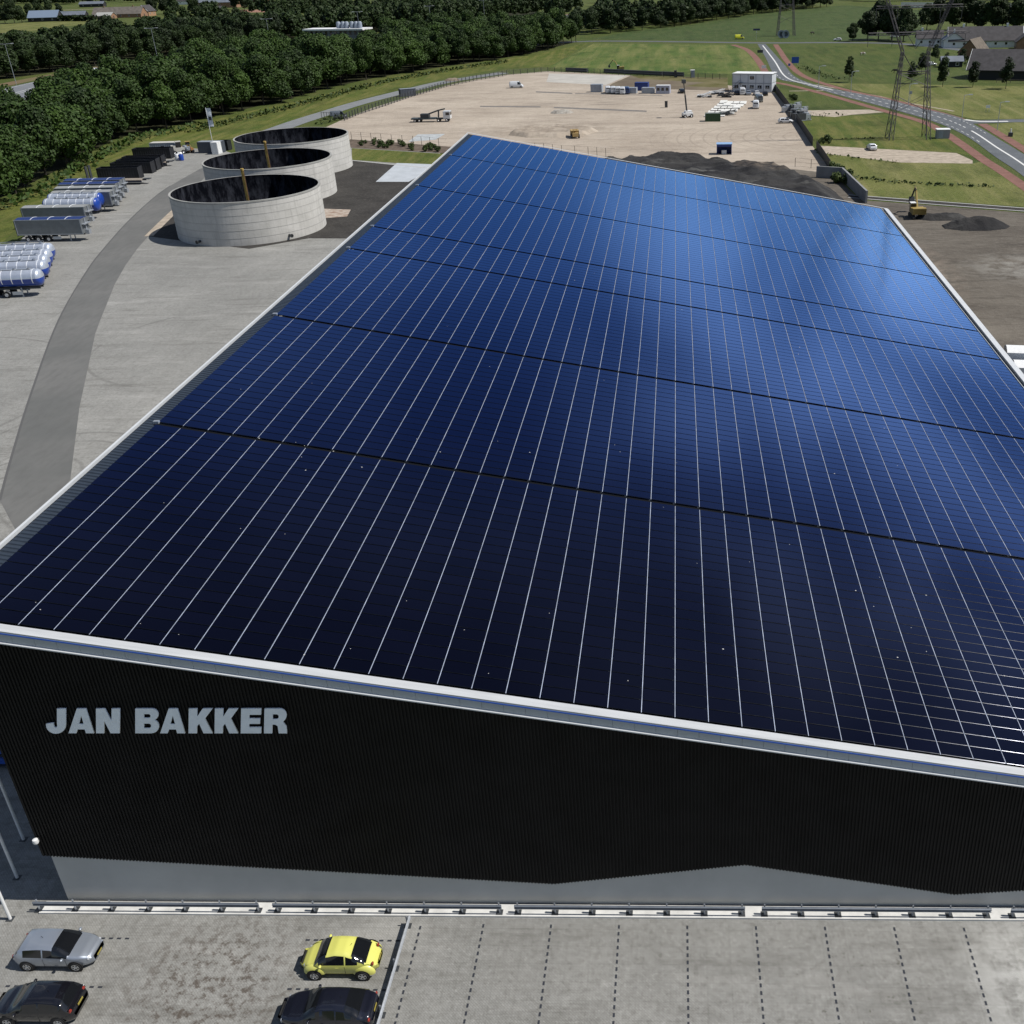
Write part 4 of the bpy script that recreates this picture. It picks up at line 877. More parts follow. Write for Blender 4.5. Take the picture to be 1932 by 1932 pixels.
container('office_container', 'grey cabin with cream roof and one small window behind the black containers', 'cabin', (*g(290, 290)[:2], .045), R(2), 6.6, 2.6, 2.8, grey_p, windows=1, roof=cream)
container('storage_container', 'dark grey container at the yard end below the flag', 'container', (*g(380, 288)[:2], .045), R(-4), 6.2, 2.5, 2.8, mat('slate_panel', (.06, .07, .09), .6), roof=steel)
container('storage_container', 'white open fronted unit right of the dark grey container', 'container', (*g(405, 290.5)[:2], .045), R(-4), 1.6, 2.2, 3.0, white)
container('waste_container', 'black skip standing right of the white unit by the grass', 'skip', (*g(417, 283)[:2], .045), R(-4), 2.6, 2.2, 2.4, bc, True)
def machine(label, loc, rz, col, s=1.0):
    t = thing('compact_machine', label, 'machine', loc, rz)
    b = MB(); b.box(0, 0, 1.0*s, 2.6*s, 1.3*s, .8*s); b.box(-.9*s, 0, 1.6*s, .9*s, 1.2*s, .5*s); b.build('body', col, t)
    b = MB(); b.box(.2*s, 0, 2.0*s, 1.0*s, 1.1*s, 1.1*s); b.build('cab', glass, t)
    b = MB(); b.box(.2*s, 0, 2.6*s, 1.2*s, 1.25*s, .12*s); b.build('cab_roof', col, t)
    b = MB(); b.path([(1.2*s, 0, 1.3*s), (2.2*s, 0, 1.9*s), (2.9*s, 0, .6*s)], .12*s); b.box(3.0*s, 0, .4*s, .4*s, 1.3*s, .5*s); b.build('front_arm', dsteel, t)
    wheels(t, (-.9*s, .95*s), 1.7*s, .45*s); return t
yel = mat('machine_yellow', (.29, .21, .06), .7); orange = mat('rusty_orange', (.30, .14, .05), .7)
machine('small grey and white machine beside the grey cabin', at(338, 291), R(30), cream, 1.2)
machine('yellow wheeled machine at the yard end, in front of the grass', at(357, 287), R(110), yel)
for u, v, c_, lab in ((336, 302, white, 'white upright drum on the yard at the end of the flat trailer'), (343, 303, blue, 'blue drum at the end of the flat trailer'), (341, 299, white, 'small white tank standing behind the blue drum')):
    t = thing('liquid_drum', lab, 'drum', at(u, v)); q = MB(); q.lathe([(.6, .05), (.62, 1.3), (.5, 1.5), (0, 1.5)], n=16); q.build('barrel', c_, t, True); q = MB(); q.lathe([(.14, 1.5), (.14, 1.6), (0, 1.6)], n=10); q.build('lid', dsteel, t)
t = thing('scrap_heap', 'tangled heap of grey equipment on the yard behind the drums', 'heap', at(347, 289)); rq = random.Random(5)
for nm, m_ in (('frame', steel), ('casing', grey_p), ('plate', orange)):
    q = MB()
    for i in range(9): q.box(rq.uniform(-2.5, 2.5), rq.uniform(-1.2, 1.2), rq.uniform(.3, 1.6), rq.uniform(.3, 1.1), rq.uniform(.2, .8), rq.uniform(.2, 1.1), rq.uniform(0, 3))
    q.build(nm, m_, t)
# banner flag
P = g(404, 283); t = thing('banner_flag', 'tall thin pole with a long white banner at the grass edge behind the yard', 'flag', (P.x, P.y, 0))
MB().tube((0, 0, 0), (0, 0, 10.6), .07, 8).build('pole', white, t, True)
b = MB(); k_ = 10
for i in range(k_): 
    z0, z1 = 10.5-4.6*i/k_, 10.5-4.6*(i+1)/k_; o0, o1 = .12*math.sin(i*.9), .12*math.sin((i+1)*.9)
    for s in (0, .02): b.quad((.08, s, z0), (1.25, o0+s, z0), (1.25, o1+s, z1), (.08, s, z1))
b.build('banner', mat('banner_cloth', (.62, .66, .7), .8), t); MB().box(.7, -.02, 8.0, .7, .35, .9).build('emblem', dsteel, t)

# ------------------------------------------------------------------ vegetation
def leafmat(name, a, c_):
    m = bpy.data.materials.new(name); m.use_nodes = True; n = m.node_tree.nodes; l = m.node_tree.links; b = n['Principled BSDF']
    b.inputs['Roughness'].default_value = .65; b.inputs['Specular IOR Level'].default_value = .25
    oi = n.new('ShaderNodeObjectInfo'); ge = n.new('ShaderNodeNewGeometry'); ns = n.new('ShaderNodeTexNoise'); ns.inputs['Scale'].default_value = .22; ns.inputs['Detail'].default_value = 5; l.new(ge.outputs['Position'], ns.inputs[0])
    ad = n.new('ShaderNodeMath'); ad.operation = 'MULTIPLY_ADD'; l.new(oi.outputs['Random'], ad.inputs[0]); ad.inputs[1].default_value = .5; 
    mr = n.new('ShaderNodeMapRange'); mr.inputs[1].default_value = .35; mr.inputs[2].default_value = .65; mr.inputs[4].default_value = .5; l.new(ns.outputs[0], mr.inputs[0]); l.new(mr.outputs[0], ad.inputs[2])
    r = n.new('ShaderNodeValToRGB'); r.color_ramp.elements[0].color = (*a, 1); r.color_ramp.elements[1].color = (*c_, 1); l.new(ad.outputs[0], r.inputs[0]); l.new(r.outputs[0], b.inputs['Base Color'])
    return m
leaf = leafmat('broad_leaf', (.008, .020, .0035), (.046, .088, .012))
leafd = leafmat('dark_leaf', (.006, .014, .0035), (.024, .045, .008))
leafb = leafmat('bush_leaf', (.022, .042, .008), (.055, .08, .018))
bark = mat('bark', (.045, .036, .028), .9)
def crown(seed, H_, Rr, base, nl, nq, qs, fl=.8):
    rr = random.Random(seed); vs, fs = [], []; lobes = []
    for i in range(nl):
        a = rr.uniform(0, 6.28); z = base+(H_-base)*(.22+.62*rr.random()); k = math.sin(math.pi*min(1, max(0, (z-base)/(H_-base)))**.8)
        d = Rr*(.62*rr.random()**.6)*max(.35, k); lobes.append((d*math.cos(a), d*math.sin(a), z, Rr*rr.uniform(.30, .50)))
    lobes.append((0, 0, base+(H_-base)*.5, Rr*.62)); lobes.append((0, 0, H_-Rr*.38, Rr*.38))
    wt = [l[3]**2 for l in lobes]
    for i in range(nq):
        lx_, ly, lz, lr = rr.choices(lobes, wt)[0]
        d = Vector((rr.gauss(0, 1), rr.gauss(0, 1), rr.gauss(0, 1)*1.0)).normalized(); r_ = lr*(1-.35*rr.random()**2)*(1 if rr.random() > .06 else 1.15)
        c = Vector((lx_, ly, lz))+Vector((d.x*r_, d.y*r_, d.z*r_*fl))
        n_ = (d*1.0+Vector((rr.gauss(0, .55), rr.gauss(0, .55), rr.gauss(0, .55)+.25))).normalized(); u = n_.orthogonal().normalized(); u.rotate(Matrix.Rotation(rr.uniform(0, 6.28), 3, n_)); w_ = n_.cross(u)
        s = qs*rr.uniform(.55, 1.25); o = len(vs)
        for a_, b_ in ((-1, -.6), (.1, -1), (1, .2), (.2, 1), (-.8, .7)): vs.append(c+u*s*a_*.5+w_*s*b_*.5)
        fs.append((o, o+1, o+2, o+3, o+4))
    b = MB(); b.add(vs, fs); return b
def trunk(H_, r, seed):
    rr = random.Random(seed); b = MB(); b.tube((0, 0, 0), (.15, .1, H_*.45), r, 8, r*.7, False); b.tube((.15, .1, H_*.45), (0, .2, H_*.8), r*.7, 7, r*.3, False)
    for i in range(6):
        a = i*1.05+rr.random(); z = H_*(.3+.07*i); b.tube((.1, .1, z), (math.cos(a)*H_*.2, math.sin(a)*H_*.2, z+H_*.17), r*.35, 5, r*.12, False)
    return b
STORE = bpy.data.collections.new('store')
def tree_proto(name, H_, Rr, base, nl, nq, qs, m_, seed, tr_=.28):
    r = bpy.data.objects.new(name, None)
    for nm, b, mm in (('crown', crown(seed, H_, Rr, base, nl, nq, qs), m_), ('trunk', trunk(H_, tr_, seed), bark)):
        me = bpy.data.meshes.new(nm); me.from_pydata([tuple(v) for v in b.v], [], b.f); me.materials.append(mm); me.update()
        o = bpy.data.objects.new(nm, me); o.parent = r
    return r
protoA = [tree_proto('oak_tree', 14+s*.7, 6.5+.35*(s % 3), .9, 20, 8000, .60, leaf, 10+s) for s in range(6)]
protoD = [tree_proto('broadleaf_tree', 15+s, 6.8, .8, 17, 6000, .72, leafd, 40+s) for s in range(4)]
protoS = [tree_proto('young_tree', 8.6, 2.5, .3, 14, 2000, .38, leafd, 60+s, .09) for s in range(2)]
protoB = [tree_proto('bush', 1.9, 1.3, .1, 7, 330, .32, leafb, 80+s, .04) for s in range(3)]
NTREE = [0]
def plant(pr, x, y, sc_, label, group, name=None, cat='tree', sz=None):
    r = pr.copy(); COL.objects.link(r); r.name = name or pr.name.split('.')[0]
    r.location = (x, y, 0); r.rotation_euler = (0, 0, rnd.uniform(0, 6.28)); r.scale = (sc_, sc_, sz or sc_*rnd.uniform(.9, 1.1)); tag(r, label, cat, group); NTREE[0] += 1
    for ch in pr.children:
        c_ = ch.copy(); COL.objects.link(c_); c_.parent = r
    return r
rnd = random.Random(11)
front = [(-140, 196), (-140.9, 218), (-141.2, 227), (-143.5, 244), (-148.5, 267), (-151.5, 281), (-156.7, 314), (-152.6, 325), (-147, 342), (-144, 364), (-135.4, 390), (-131, 428), (-127.6, 451), (-120, 469), (-103, 505), (-81, 541), (-66, 575), (-51, 640)]
def fx(y, T):
    for (xa, ya), (xb, yb_) in zip(T, T[1:]):
        if y <= yb_: return xa+(xb-xa)*(y-ya)/(yb_-ya)
    return T[-1][0]
back = [(-158, 196), (-163, 264), (-180, 296), (-194, 329), (-200, 385), (-205, 430), (-200, 500), (-178, 570), (-145, 640), (-120, 700)]
labA = 'dark green broadleaf tree in the dense belt between the yard and the motorway'
gA = 'trees of the belt between yard and motorway'
BP = g(635, 55, 10.5)
def keep(x, y): return not (math.hypot(x-BP.x, y-BP.y) < 25 or (BP.y-95 < y < BP.y and abs(x-BP.x*y/BP.y) < 22))
pts = []; y = 204
while y < 640:
    x = fx(y, front)-5; xb = fx(y, back)
    while x > xb:
        pts.append((x+rnd.uniform(-1.6, 1.6), y+rnd.uniform(-2.2, 2.2))); x -= rnd.uniform(9.2, 11.8)
    y += 9.9
for i, (x, y) in enumerate(pts):
    if not keep(x, y): continue
    edge = x > fx(y, front)-9
    sec = 'behind the trailers' if y < 245 else 'behind the black containers' if y < 290 else 'above the flag and the round tanks' if y < 345 else 'along the curve of the access road' if y < 430 else 'beside the straight far stretch of the access road' if y < 530 else 'at its far end towards the crossroad'
    plant(protoA[rnd.randrange(6)], x, y, rnd.choice((.8, .9, 1, 1.05, 1.12, 1.2))*(.93 if edge else 1), ('front row tree of the near belt, ' if edge else 'tree deeper inside the near belt, ')+sec, gA, sz=rnd.uniform(.8, 1.12))
nA_ = NTREE[0]
# far belt beyond the motorway, each row further from view
FB = [(-306, 430), (-304, 498), (-290, 540), (-285, 575), (-262, 650), (-225, 730), (-180, 800), (-140, 870), (-95, 960)]
labF = 'dark tree of the belt beyond the motorway,'; gF = 'trees of the belt beyond the motorway'
y = 425; farpts = []
while y < 950:
    x0 = fx(y, FB)-4; dep = 55 if y < 640 else 85
    x = x0
    while x > x0-dep: farpts.append((x+rnd.uniform(-2, 2), y+rnd.uniform(-3, 3))); x -= rnd.uniform(9.5, 12)
    y += 10.5
fr_, bk_ = [], []
for p in farpts:
    if keep(*p): (fr_ if p[0] > fx(p[1], FB)-30 and p[1] < 760 else bk_).append(p)
for x, y in fr_[:80]: plant(protoD[rnd.randrange(4)], x, y, rnd.uniform(.78, 1.2), labF+(' above the near left bend' if y < 520 else ' left of the white roofed building' if y < 660 else ' beyond the white roofed building'), gF)
bk_ += fr_[80:]
# belt three, right of the motorway bridge
B3 = [(1120, 66), (1150, 64), (1180, 61), (1215, 58), (1250, 54), (1290, 49), (1330, 43), (1370, 36), (1420, 28), (1470, 23), (1520, 18), (1570, 12)]
lab3 = 'tree at the edge of the wood behind the far green field'; g3 = 'trees edging the wood behind the far field'
for (ua, va), (ub, vb_) in zip(B3, B3[1:]):
    A_, B_ = g(ua, va), g(ub, vb_); n_ = max(1, int((B_-A_).length/10)); n_ = min(n_, 5)
    for i in range(n_):
        p = A_.lerp(B_, i/n_); plant(protoD[rnd.randrange(4)], p.x+rnd.uniform(-2, 2), p.y+6+rnd.uniform(-2, 2), rnd.uniform(.75, 1.0), lab3, g3)
        for k_ in range(1, 6): bk_.append((p.x-k_*3+rnd.uniform(-4, 4), p.y+6+k_*11+rnd.uniform(-3, 3)))
# left farm trees, right farm trees
for u, v, s, lab in ((10, 44, 1.0, 'spreading dark tree at the far left edge behind the field'), (28, 44, 1.1, 'tall dark tree left of the blue roofed barn'), (42, 43, .9, 'round tree standing alone left of the barn'), (60, 40, .85, 'narrow tree just left of the blue roofed barn'), (74, 24, .9, 'tree behind the blue roofed barn'), (92, 22, .8, 'second tree behind the barn roof'), (114, 31, .7, 'small tree between barn and dark shed'),
                     (292, 28, 1.0, 'tree right of the brick gable house'), (316, 26, 1.3, 'very tall dark tree behind the brick gable'), (332, 28, 1.1, 'dark tree between the gable and the pale wall'), (368, 29, 1.1, 'broad dark tree left of the far grey roofs'), (445, 18, 1.2, 'tall tree between the two grey roofed farms'), (462, 20, .9, 'tree left of the bare red field')):
    P = g(u, v); plant(protoD[rnd.randrange(4)], P.x, P.y, s, lab, None)
for u, v, s, lab in ((1608, 78, .55, 'low leafy tree at the left side of the dark clump by the farm'), (1636, 77, .85, 'dense tree in the clump left of the white houses, near its left end'), (1657, 74, 1.15, 'tallest tree of the clump left of the white houses'), (1682, 76, 1.2, 'dark tree in the middle of the clump left of the white houses'), (1704, 78, 1.05, 'tree at the right end of the clump left of the white houses'),
                     (1748, 58, 1.0, 'dark tree behind the leftmost white house'), (1770, 57, 1.1, 'dark tree behind the gap between the white houses'), (1796, 57, 1.15, 'tall tree behind the second white house'), (1822, 56, 1.15, 'tall tree behind the long farmhouse roof, left one'), (1846, 57, 1.1, 'tall tree behind the long farmhouse roof, middle one'), (1872, 58, 1.1, 'tall tree behind the long farmhouse roof, right one'), (1890, 58, .9, 'slightly lower tree at the right end of the farm tree row'), (1918, 60, 1.25, 'big dark tree at the right frame edge behind the blue roof'), (1932, 58, 1.2, 'dark tree cut by the right frame edge')):
    P = g(u, v); plant(protoD[rnd.randrange(4)], P.x, P.y, s, lab, None)
for u, v, s, lab in ((1602, 155, 1.0, 'small upright tree, leftmost of five along the pasture'), (1719, 158, .95, 'small upright tree half hidden behind the pylon legs'), (1778, 164, 1.15, 'fullest of the five small upright trees'), (1835, 165, 1.1, 'small upright tree in front of the black barn gable'), (1897, 168, 1.15, 'small upright tree in front of the black barn roof')):
    P = g(u, v); plant(protoS[rnd.randrange(2)], P.x, P.y, s, lab, 'small upright trees along the pasture')
for u, v, s, lab in ((1764, 117, .9, 'conifer like dark shrub left of the thatched roof'), (1738, 140, 1.0, 'dark round tree behind the pylon waist'), (1815, 122, .8, 'round bush tree in front of the thatched barn'), (1786, 121, .6, 'small dark tree near the grey shed')):
    P = g(u, v); plant(protoS[rnd.randrange(2)], P.x, P.y, s*1.1, lab, None, sz=s*.9)
# bushes: planting bed by the site fence, fence corners, farm shrubs
for i in range(26):
    u = 672+rnd.random()*170; v = 267+(u-660)*.075+rnd.uniform(0, 9); P = g(u, v)
    plant(protoB[rnd.randrange(3)], P.x, P.y, rnd.uniform(.5, .95), 'low green bush in the brown planting bed by the site fence', 'bushes in the planting bed', cat='bush')
for i in range(12):
    P = g(1568+rnd.random()*34, 325+rnd.random()*24); plant(protoB[rnd.randrange(3)], P.x, P.y, rnd.uniform(.8, 1.3), 'green bush at the end of the black fence beside the soil heap', 'bushes at the end of the black fence', cat='bush')
for i in range(9):
    P = g(1543+rnd.random()*24, 264+rnd.random()*8); plant(protoB[rnd.randrange(3)], P.x, P.y, rnd.uniform(.5, .9), 'bush on the grass right of the gap in the black fence', 'bushes at the fence gap', cat='bush')
for i in range(6):
    P = g(1487+rnd.random()*20, 184+rnd.random()*7); plant(protoB[rnd.randrange(3)], P.x, P.y, rnd.uniform(.6, 1), 'bush on the grass strip beside the site cabins', 'bushes beside the site cabins', cat='bush')
# woodland masses: one object
def mass(name, pts_, m_, nq, qs, hh=15, Rr=6.5):
    vs, fs = [], []; rr = random.Random(4)
    base = [crown(200+i, hh, Rr, 1.0, 10, nq, qs) for i in range(4)]
    for x, y in pts_:
        c_ = rr.choice(base); o = len(vs); s = rr.uniform(.85, 1.15); a = rr.uniform(0, 6.28); ca, sa = math.cos(a)*s, math.sin(a)*s
        vs += [(x+v[0]*ca-v[1]*sa, y+v[0]*sa+v[1]*ca, v[2]*s) for v in c_.v]; fs += [tuple(i+o for i in f) for f in c_.f]
    me = bpy.data.meshes.new(name); me.from_pydata(vs, [], fs); me.materials.append(m_); me.update(); o = bpy.data.objects.new(name, me); COL.objects.link(o); return o
far = list(bk_)
for i in range(150): far.append((rnd.uniform(-420, -40), rnd.uniform(900, 1150)))
far = [p for p in far if not (-90 < p[0]-(-110) < 20 and False)]
tag(mass('woodland', far, leafd, 900, 1.35), 'far woods massed behind the motorway and the fields', 'woodland', kind='stuff')
hp = []
for i in range(42): P = g(125+i*8.2+rnd.uniform(-3, 3), 3+rnd.uniform(-1, 3)); hp.append((P.x, P.y))
for i in range(40): P = g(-20+i*4, 7+rnd.uniform(-1, 2)); hp.append((P.x, P.y))
for i in range(26): P = g(1610+i*13, 1+rnd.uniform(-1, 1.5)); hp.append((P.x, P.y))
tag(mass('tree_line', hp, leafd, 500, 2.0, 13, 8), 'distant tree lines along the top edge of the picture', 'tree line', kind='stuff')
# hedges / reed strip on the ditch bank
def hedge(name, label, pts_, h, wd, m_, step=1.1, cat='hedge', n=26, px=True, q=.5):
    P = catmull([g(*p) for p in pts_] if px else [Vector((*p, 0)) for p in pts_], 5); vs, fs = [], []; rr = random.Random(9)
    for a, c_ in zip(P, P[1:]):
        L_ = (c_-a).length; k_ = int(L_*n/4)
        for i in range(k_):
            p = a.lerp(c_, rr.random())+Vector((rr.gauss(0, wd*.35), rr.gauss(0, wd*.35), h*rr.random()**.7)); o = len(vs); nn = Vector((rr.gauss(0, 1), rr.gauss(0, 1), rr.gauss(0, 1)+.8)).normalized(); u = nn.orthogonal().normalized(); w_ = nn.cross(u); s = q*rr.uniform(.5, 1.2)
            for d in ((-1, -1), (1, -.7), (.8, 1), (-.9, .8)): vs.append(p+u*d[0]*s*.5+w_*d[1]*s*.5)
            fs.append((o, o+1, o+2, o+3))
    me = bpy.data.meshes.new(name); me.from_pydata([tuple(v) for v in vs], [], fs); me.materials.append(m_); me.update(); o = bpy.data.objects.new(name, me); COL.objects.link(o); return o
tag(hedge('ditch_reeds', '', [(365, 250), (430, 233), (500, 216), (552, 203), (620, 184), (720, 158), (843, 134.5), (956, 118)], 1.2, 3.2, leafb, n=30, q=.7), 'green reeds and weeds along the ditch bank below the tree belt', 'reeds', kind='stuff')
tag(hedge('undergrowth', '', [(0, 398), (42, 380), (100, 352), (153, 318), (200, 293), (262, 262), (307, 254), (391, 238)], 1.6, 4, leaf, n=26, q=.8), 'dark undergrowth at the foot of the near tree belt', 'undergrowth', kind='stuff')
tag(hedge('clipped_hedge', '', [(112, 40), (150, 40), (181, 40)], 4.5, 3, leafd, n=40, q=2.2), 'long dark clipped hedge right of the blue roofed barn', 'hedge')
tag(hedge('pasture_hedge', '', [(1510, 128), (1528, 134), (1560, 146), (1590, 153)], 1.0, 3, leafb, n=14, q=.6), 'rough green weeds beside the red path on the pasture', 'weeds', kind='stuff')
tag(hedge('farm_shrubs', '', [(1800, 117), (1825, 119), (1840, 125)], 2.5, 4, leafd, n=40, q=.8), 'rounded dark hedge in front of the thatched barn', 'hedge')
tag(hedge('roadside_hedge', '', [(1595, 333), (1700, 345), (1800, 350), (1870, 352)], .35, 2.2, leafb, n=26, q=.5), 'sparse low weeds on the pale grass right of the soil heap', 'weeds', kind='stuff')
tag(hedge('track_side_weeds', '', [(1500, 218), (1560, 219), (1600, 218)], .8, 2, leafb, n=12, q=.5), 'dark weeds along the lower edge of the sandy strip', 'weeds', kind='stuff')
tag(hedge('ditch_weeds', '', [(1545, 279), (1552, 292), (1700, 308)], .5, 1, leafb, n=8, q=.5), 'weeds along the sandy track beside the black fence end', 'weeds', kind='stuff')
tag(hedge('dark_line', '', [(1590, 262), (1680, 261)], .25, .5, leafd, n=20, q=.4), 'thin dark line across the grass running left from the pylon foot', 'grass line', kind='stuff')  # low narrow strip of dark leaf quads laid over the grass

# ------------------------------------------------------------------ fences
def fence(label, pts_, step, h, m_, wires=3, pr=.05, solid=False, group=None, px=True, rails=.03):
    P = [g(*p) for p in pts_] if px else [Vector((*p, 0)) for p in pts_]; t = thing('fence', label, 'fence', P[0], 0, group); O = P[0]; cnt = 0; carry = 0
    mesh = MB()
    for a, c_ in zip(P, P[1:]):
        L_ = (c_-a).length; d = (c_-a)/L_; n_ = max(1, round(L_/step)); nn = Vector((-d.y, d.x, 0))
        for i in range(n_):
            p = a+d*L_*i/n_-O
            if cnt < 99: MB().box(p.x, p.y, h/2, pr*2, pr*2, h).build('post', m_, t); cnt += 1
        a_, b_ = a-O, c_-O
        if solid:
            k_ = int(h/.3)
            for j in range(k_):
                z0, z1 = .05+j*h/k_, .05+(j+.92)*h/k_
                mesh.add([a_+nn*.03+Vector((0, 0, z0)), b_+nn*.03+Vector((0, 0, z0)), b_+nn*.03+Vector((0, 0, z1)), a_+nn*.03+Vector((0, 0, z1)), a_-nn*.03+Vector((0, 0, z0)), b_-nn*.03+Vector((0, 0, z0)), b_-nn*.03+Vector((0, 0, z1)), a_-nn*.03+Vector((0, 0, z1))],
                         [(0, 1, 2, 3), (7, 6, 5, 4), (3, 2, 6, 7), (0, 4, 5, 1), (0, 3, 7, 4), (1, 5, 6, 2)])
        else:
            for j in range(wires): z_ = h*(.12+.86*j/(wires-1)); mesh.tube(a_+Vector((0, 0, z_)), b_+Vector((0, 0, z_)), rails, 4)
    mesh.build('slat_panel' if solid else 'wire', m_, t); return t
dsteel_c = mat('slate_panel', (.06, .07, .09), .6)
fm = mat('fence_steel', (.05, .055, .06), .6, .2)
fence('dark mesh fence curving between the grey access road and the sand', [(650, 228), (676, 217), (710, 206), (776, 183.5), (843, 164), (900, 152), (956, 143)], 2.6, 2.1, fm, 8, .11, rails=.035)
fence('dark mesh fence along the far side of the sandy site', [(956, 142), (1034, 136), (1110, 138.5), (1190, 143), (1290, 147), (1372, 150)], 3.2, 2.0, fm, 7, .09)
fence('thin post fence between planting bed and sand, left of the roof', [(664, 265), (720, 269), (780, 273.5), (845, 279)], 3.3, 2.3, mat('brown_fence', (.12, .10, .085), .8), 3, .05, rails=.015)
fence('thin brown post fence between the sand and the roof edge', [(1010, 287), (1060, 292), (1110, 295), (1160, 299)], 3.0, 2.3, MATS['brown_fence'], 3, .05, rails=.015)
fence('light site fence at the back right of the soil heap', [(1500, 315), (1530, 318), (1562, 320)], 3.0, 2.0, MATS['brown_fence'], 3, .05, rails=.02)
bf_m = mat('black_fence', (.012, .013, .015), .7)
fence('long black slatted fence on the right side of the site', [(1456, 163), (1475, 190), (1493, 215), (1512, 244), (1533, 276)], 3, 2.2, bf_m, solid=True)
fence('short black fence beyond the gap, beside the soil heap', [(1540, 283), (1552, 300), (1566, 322)], 3, 2.2, bf_m, solid=True)
fence('low wooden pasture fence below the black barn', [(1880, 156), (1932, 158)], 4, 1.2, mat('fence_wood', (.16, .14, .11), .9), 3, .07)
A_ = g(754, 183); container('site_container', 'dark grey container on the access road beside the curved fence', 'container', (A_.x, A_.y+1, .05), R(28), 5.5, 2.4, 2.5, dsteel_c, roof=steel)
t = thing('gate', 'dark steel gate at the left corner of the sandy site', 'gate', g(640, 226)); q = MB()
for k_ in range(8): q.box(-6+k_*1.0, -k_*.55+2, 1.1, .12, .12, 2.2)
q.path([(-6, 2, 2.1), (1, -1.85, 2.1)], .05); q.path([(-6, 2, .4), (1, -1.85, .4)], .05); q.build('leaf', fm, t)
tag(hedge('corner_bushes', '', [(600, 236), (625, 230), (650, 224)], 1.6, 2.5, leafb, n=30, q=.6), 'bushy weeds at the left site corner beneath the gate', 'weeds', kind='stuff')
# pipes and stored lines along the far fence
for i, (a, c_, lab) in enumerate((((1068, 135), (1108, 136.5), 'stack of dark pipes at the left of the far site fence'), ((1140, 137.3), (1250, 143), 'long dark pipe string along the far site fence'), ((1250, 142.6), (1290, 144.6), 'short dark pipe stack right of the long pipe string'))):
    A_, B_ = g(*a), g(*c_); t = thing('pipe_stack', lab, 'pipes', A_); d = B_-A_; q = MB()
    for k_ in range(3): q.tube((0, k_*.9, .45), (d.x, d.y+k_*.9, .45), .42, 10)
    q.tube((0, .45, 1.15), (d.x, d.y+.45, 1.15), .42, 10); q.build('pipe', dsteel, t, True)

# ------------------------------------------------------------------ site buildings and plant
A_, B_ = g(1382, 173.5), g(1455, 175); d = B_-A_; rz = math.atan2(d.y, d.x)
t = thing('site_office', 'two storey white block of stacked site cabins', 'site office', A_, rz); LW = d.length; cwid = LW/5
wp = mat('cabin_white', (.50, .53, .57), .6, var=.05, scale=.8); fb = mat('cabin_frame', (.25, .28, .33), .5)
for s_ in range(2):
    q = MB(); q.b2(.05, 0, .15+s_*2.9, LW-.05, 6, 2.85+s_*2.9); q.build('storey', wp, t)
    q = MB()
    for i in range(6): q.box(i*cwid, -.03, 1.5+s_*2.9, .22, .1, 2.9)
    q.b2(-.1, -.1, 2.78+s_*2.9, LW+.1, -.02, 3.0+s_*2.9); q.build('frame', fb, t)
q = MB(); q.b2(-.2, -.2, 5.9, LW+.2, 6.2, 6.05); q.build('roof', white, t)
for i, s_ in ((0, 0), (1, 0), (2, 0), (3, 0), (4, 0), (2, 1)):
    x_ = (i+.5)*cwid; fo = MB(); fo.b2(x_-.75, -.07, 1.15+s_*2.9, x_+.75, -.03, 2.35+s_*2.9); w_ = fo.build('window', fb, t)
    for k_ in (-.37, .37): q = MB(); q.b2(x_+k_-.3, -.09, 1.25+s_*2.9, x_+k_+.3, -.072, 2.25+s_*2.9); q.build('pane', glass, w_)
q = MB(); q.b2(.9*cwid, -.9, 2.9, 1.3*cwid, -.05, 3.0); q.path([(1.0*cwid, -.9, 3.9), (-.6*cwid, -.9, .4)], .04); q.path([(1.0*cwid, -.9, 2.9), (-.6*cwid, -.9, .0)], .08); q.build('outside_stair', dsteel, t)
for u0, u1, v, hh, m_, nm, lab, rf in ((1116, 1136, 174.5, 2.6, grey_p, 'site_container', 'grey site container, leftmost in the row behind the vans', steel), (1181, 1201, 177, 1.9, grey_p, 'site_container', 'low pale container in front of the blue one, left', steel), (1212, 1234, 177, 1.9, grey_p, 'site_container', 'low pale container in front of the blue one, right', steel),
                                       (1199, 1223, 171.5, 2.7, dkblue, 'site_container', 'blue site container behind the pale ones', dkblue), (1239, 1264, 177.3, 2.7, mat('cabin_lilac', (.36, .38, .46), .6), 'site_container', 'pale container with windows right of the pale row', white)):
    A_, B_ = g(u0, v), g(u1, v); container(nm, lab, 'container', (A_.x, A_.y+1.2, .05), R(-10), (B_-A_).length, 2.4, hh, m_, windows=3 if 'windows' in lab else 0, roof=rf)
A_, B_ = g(1331, 230), g(1359, 230); container('green_container', 'dark green container in front of the white slabs', 'container', (A_.x, A_.y+1.2, .05), R(-3), (B_-A_).length, 2.4, 2.2, green_p, doors=False, roof=mat('mesh_top', (.12, .14, .13), .8))
# blue portable shed near the soil heap
A_ = g(1352, 292.5); t = thing('blue_shed', 'bright blue open fronted cabin at the edge of the soil heap', 'shed', A_, R(-3)); q = MB()
q.b2(0, 0, 0, .12, 2.6, 2.4); q.b2(3.5, 0, 0, 3.62, 2.6, 2.4); q.b2(.12, 2.5, 0, 3.5, 2.6, 2.4); q.b2(.12, 0, 1.9, 3.5, .1, 2.4); q.build('wall', dkblue, t)
q = MB(); q.b2(-.1, -.1, 2.4, 3.72, 2.7, 2.52); q.build('roof', mat('pale_blue_roof', (.22, .36, .58), .5), t); q = MB(); q.box(1.8, 1.2, .5, 1.2, 1, .9); q.build('tank', white, t)
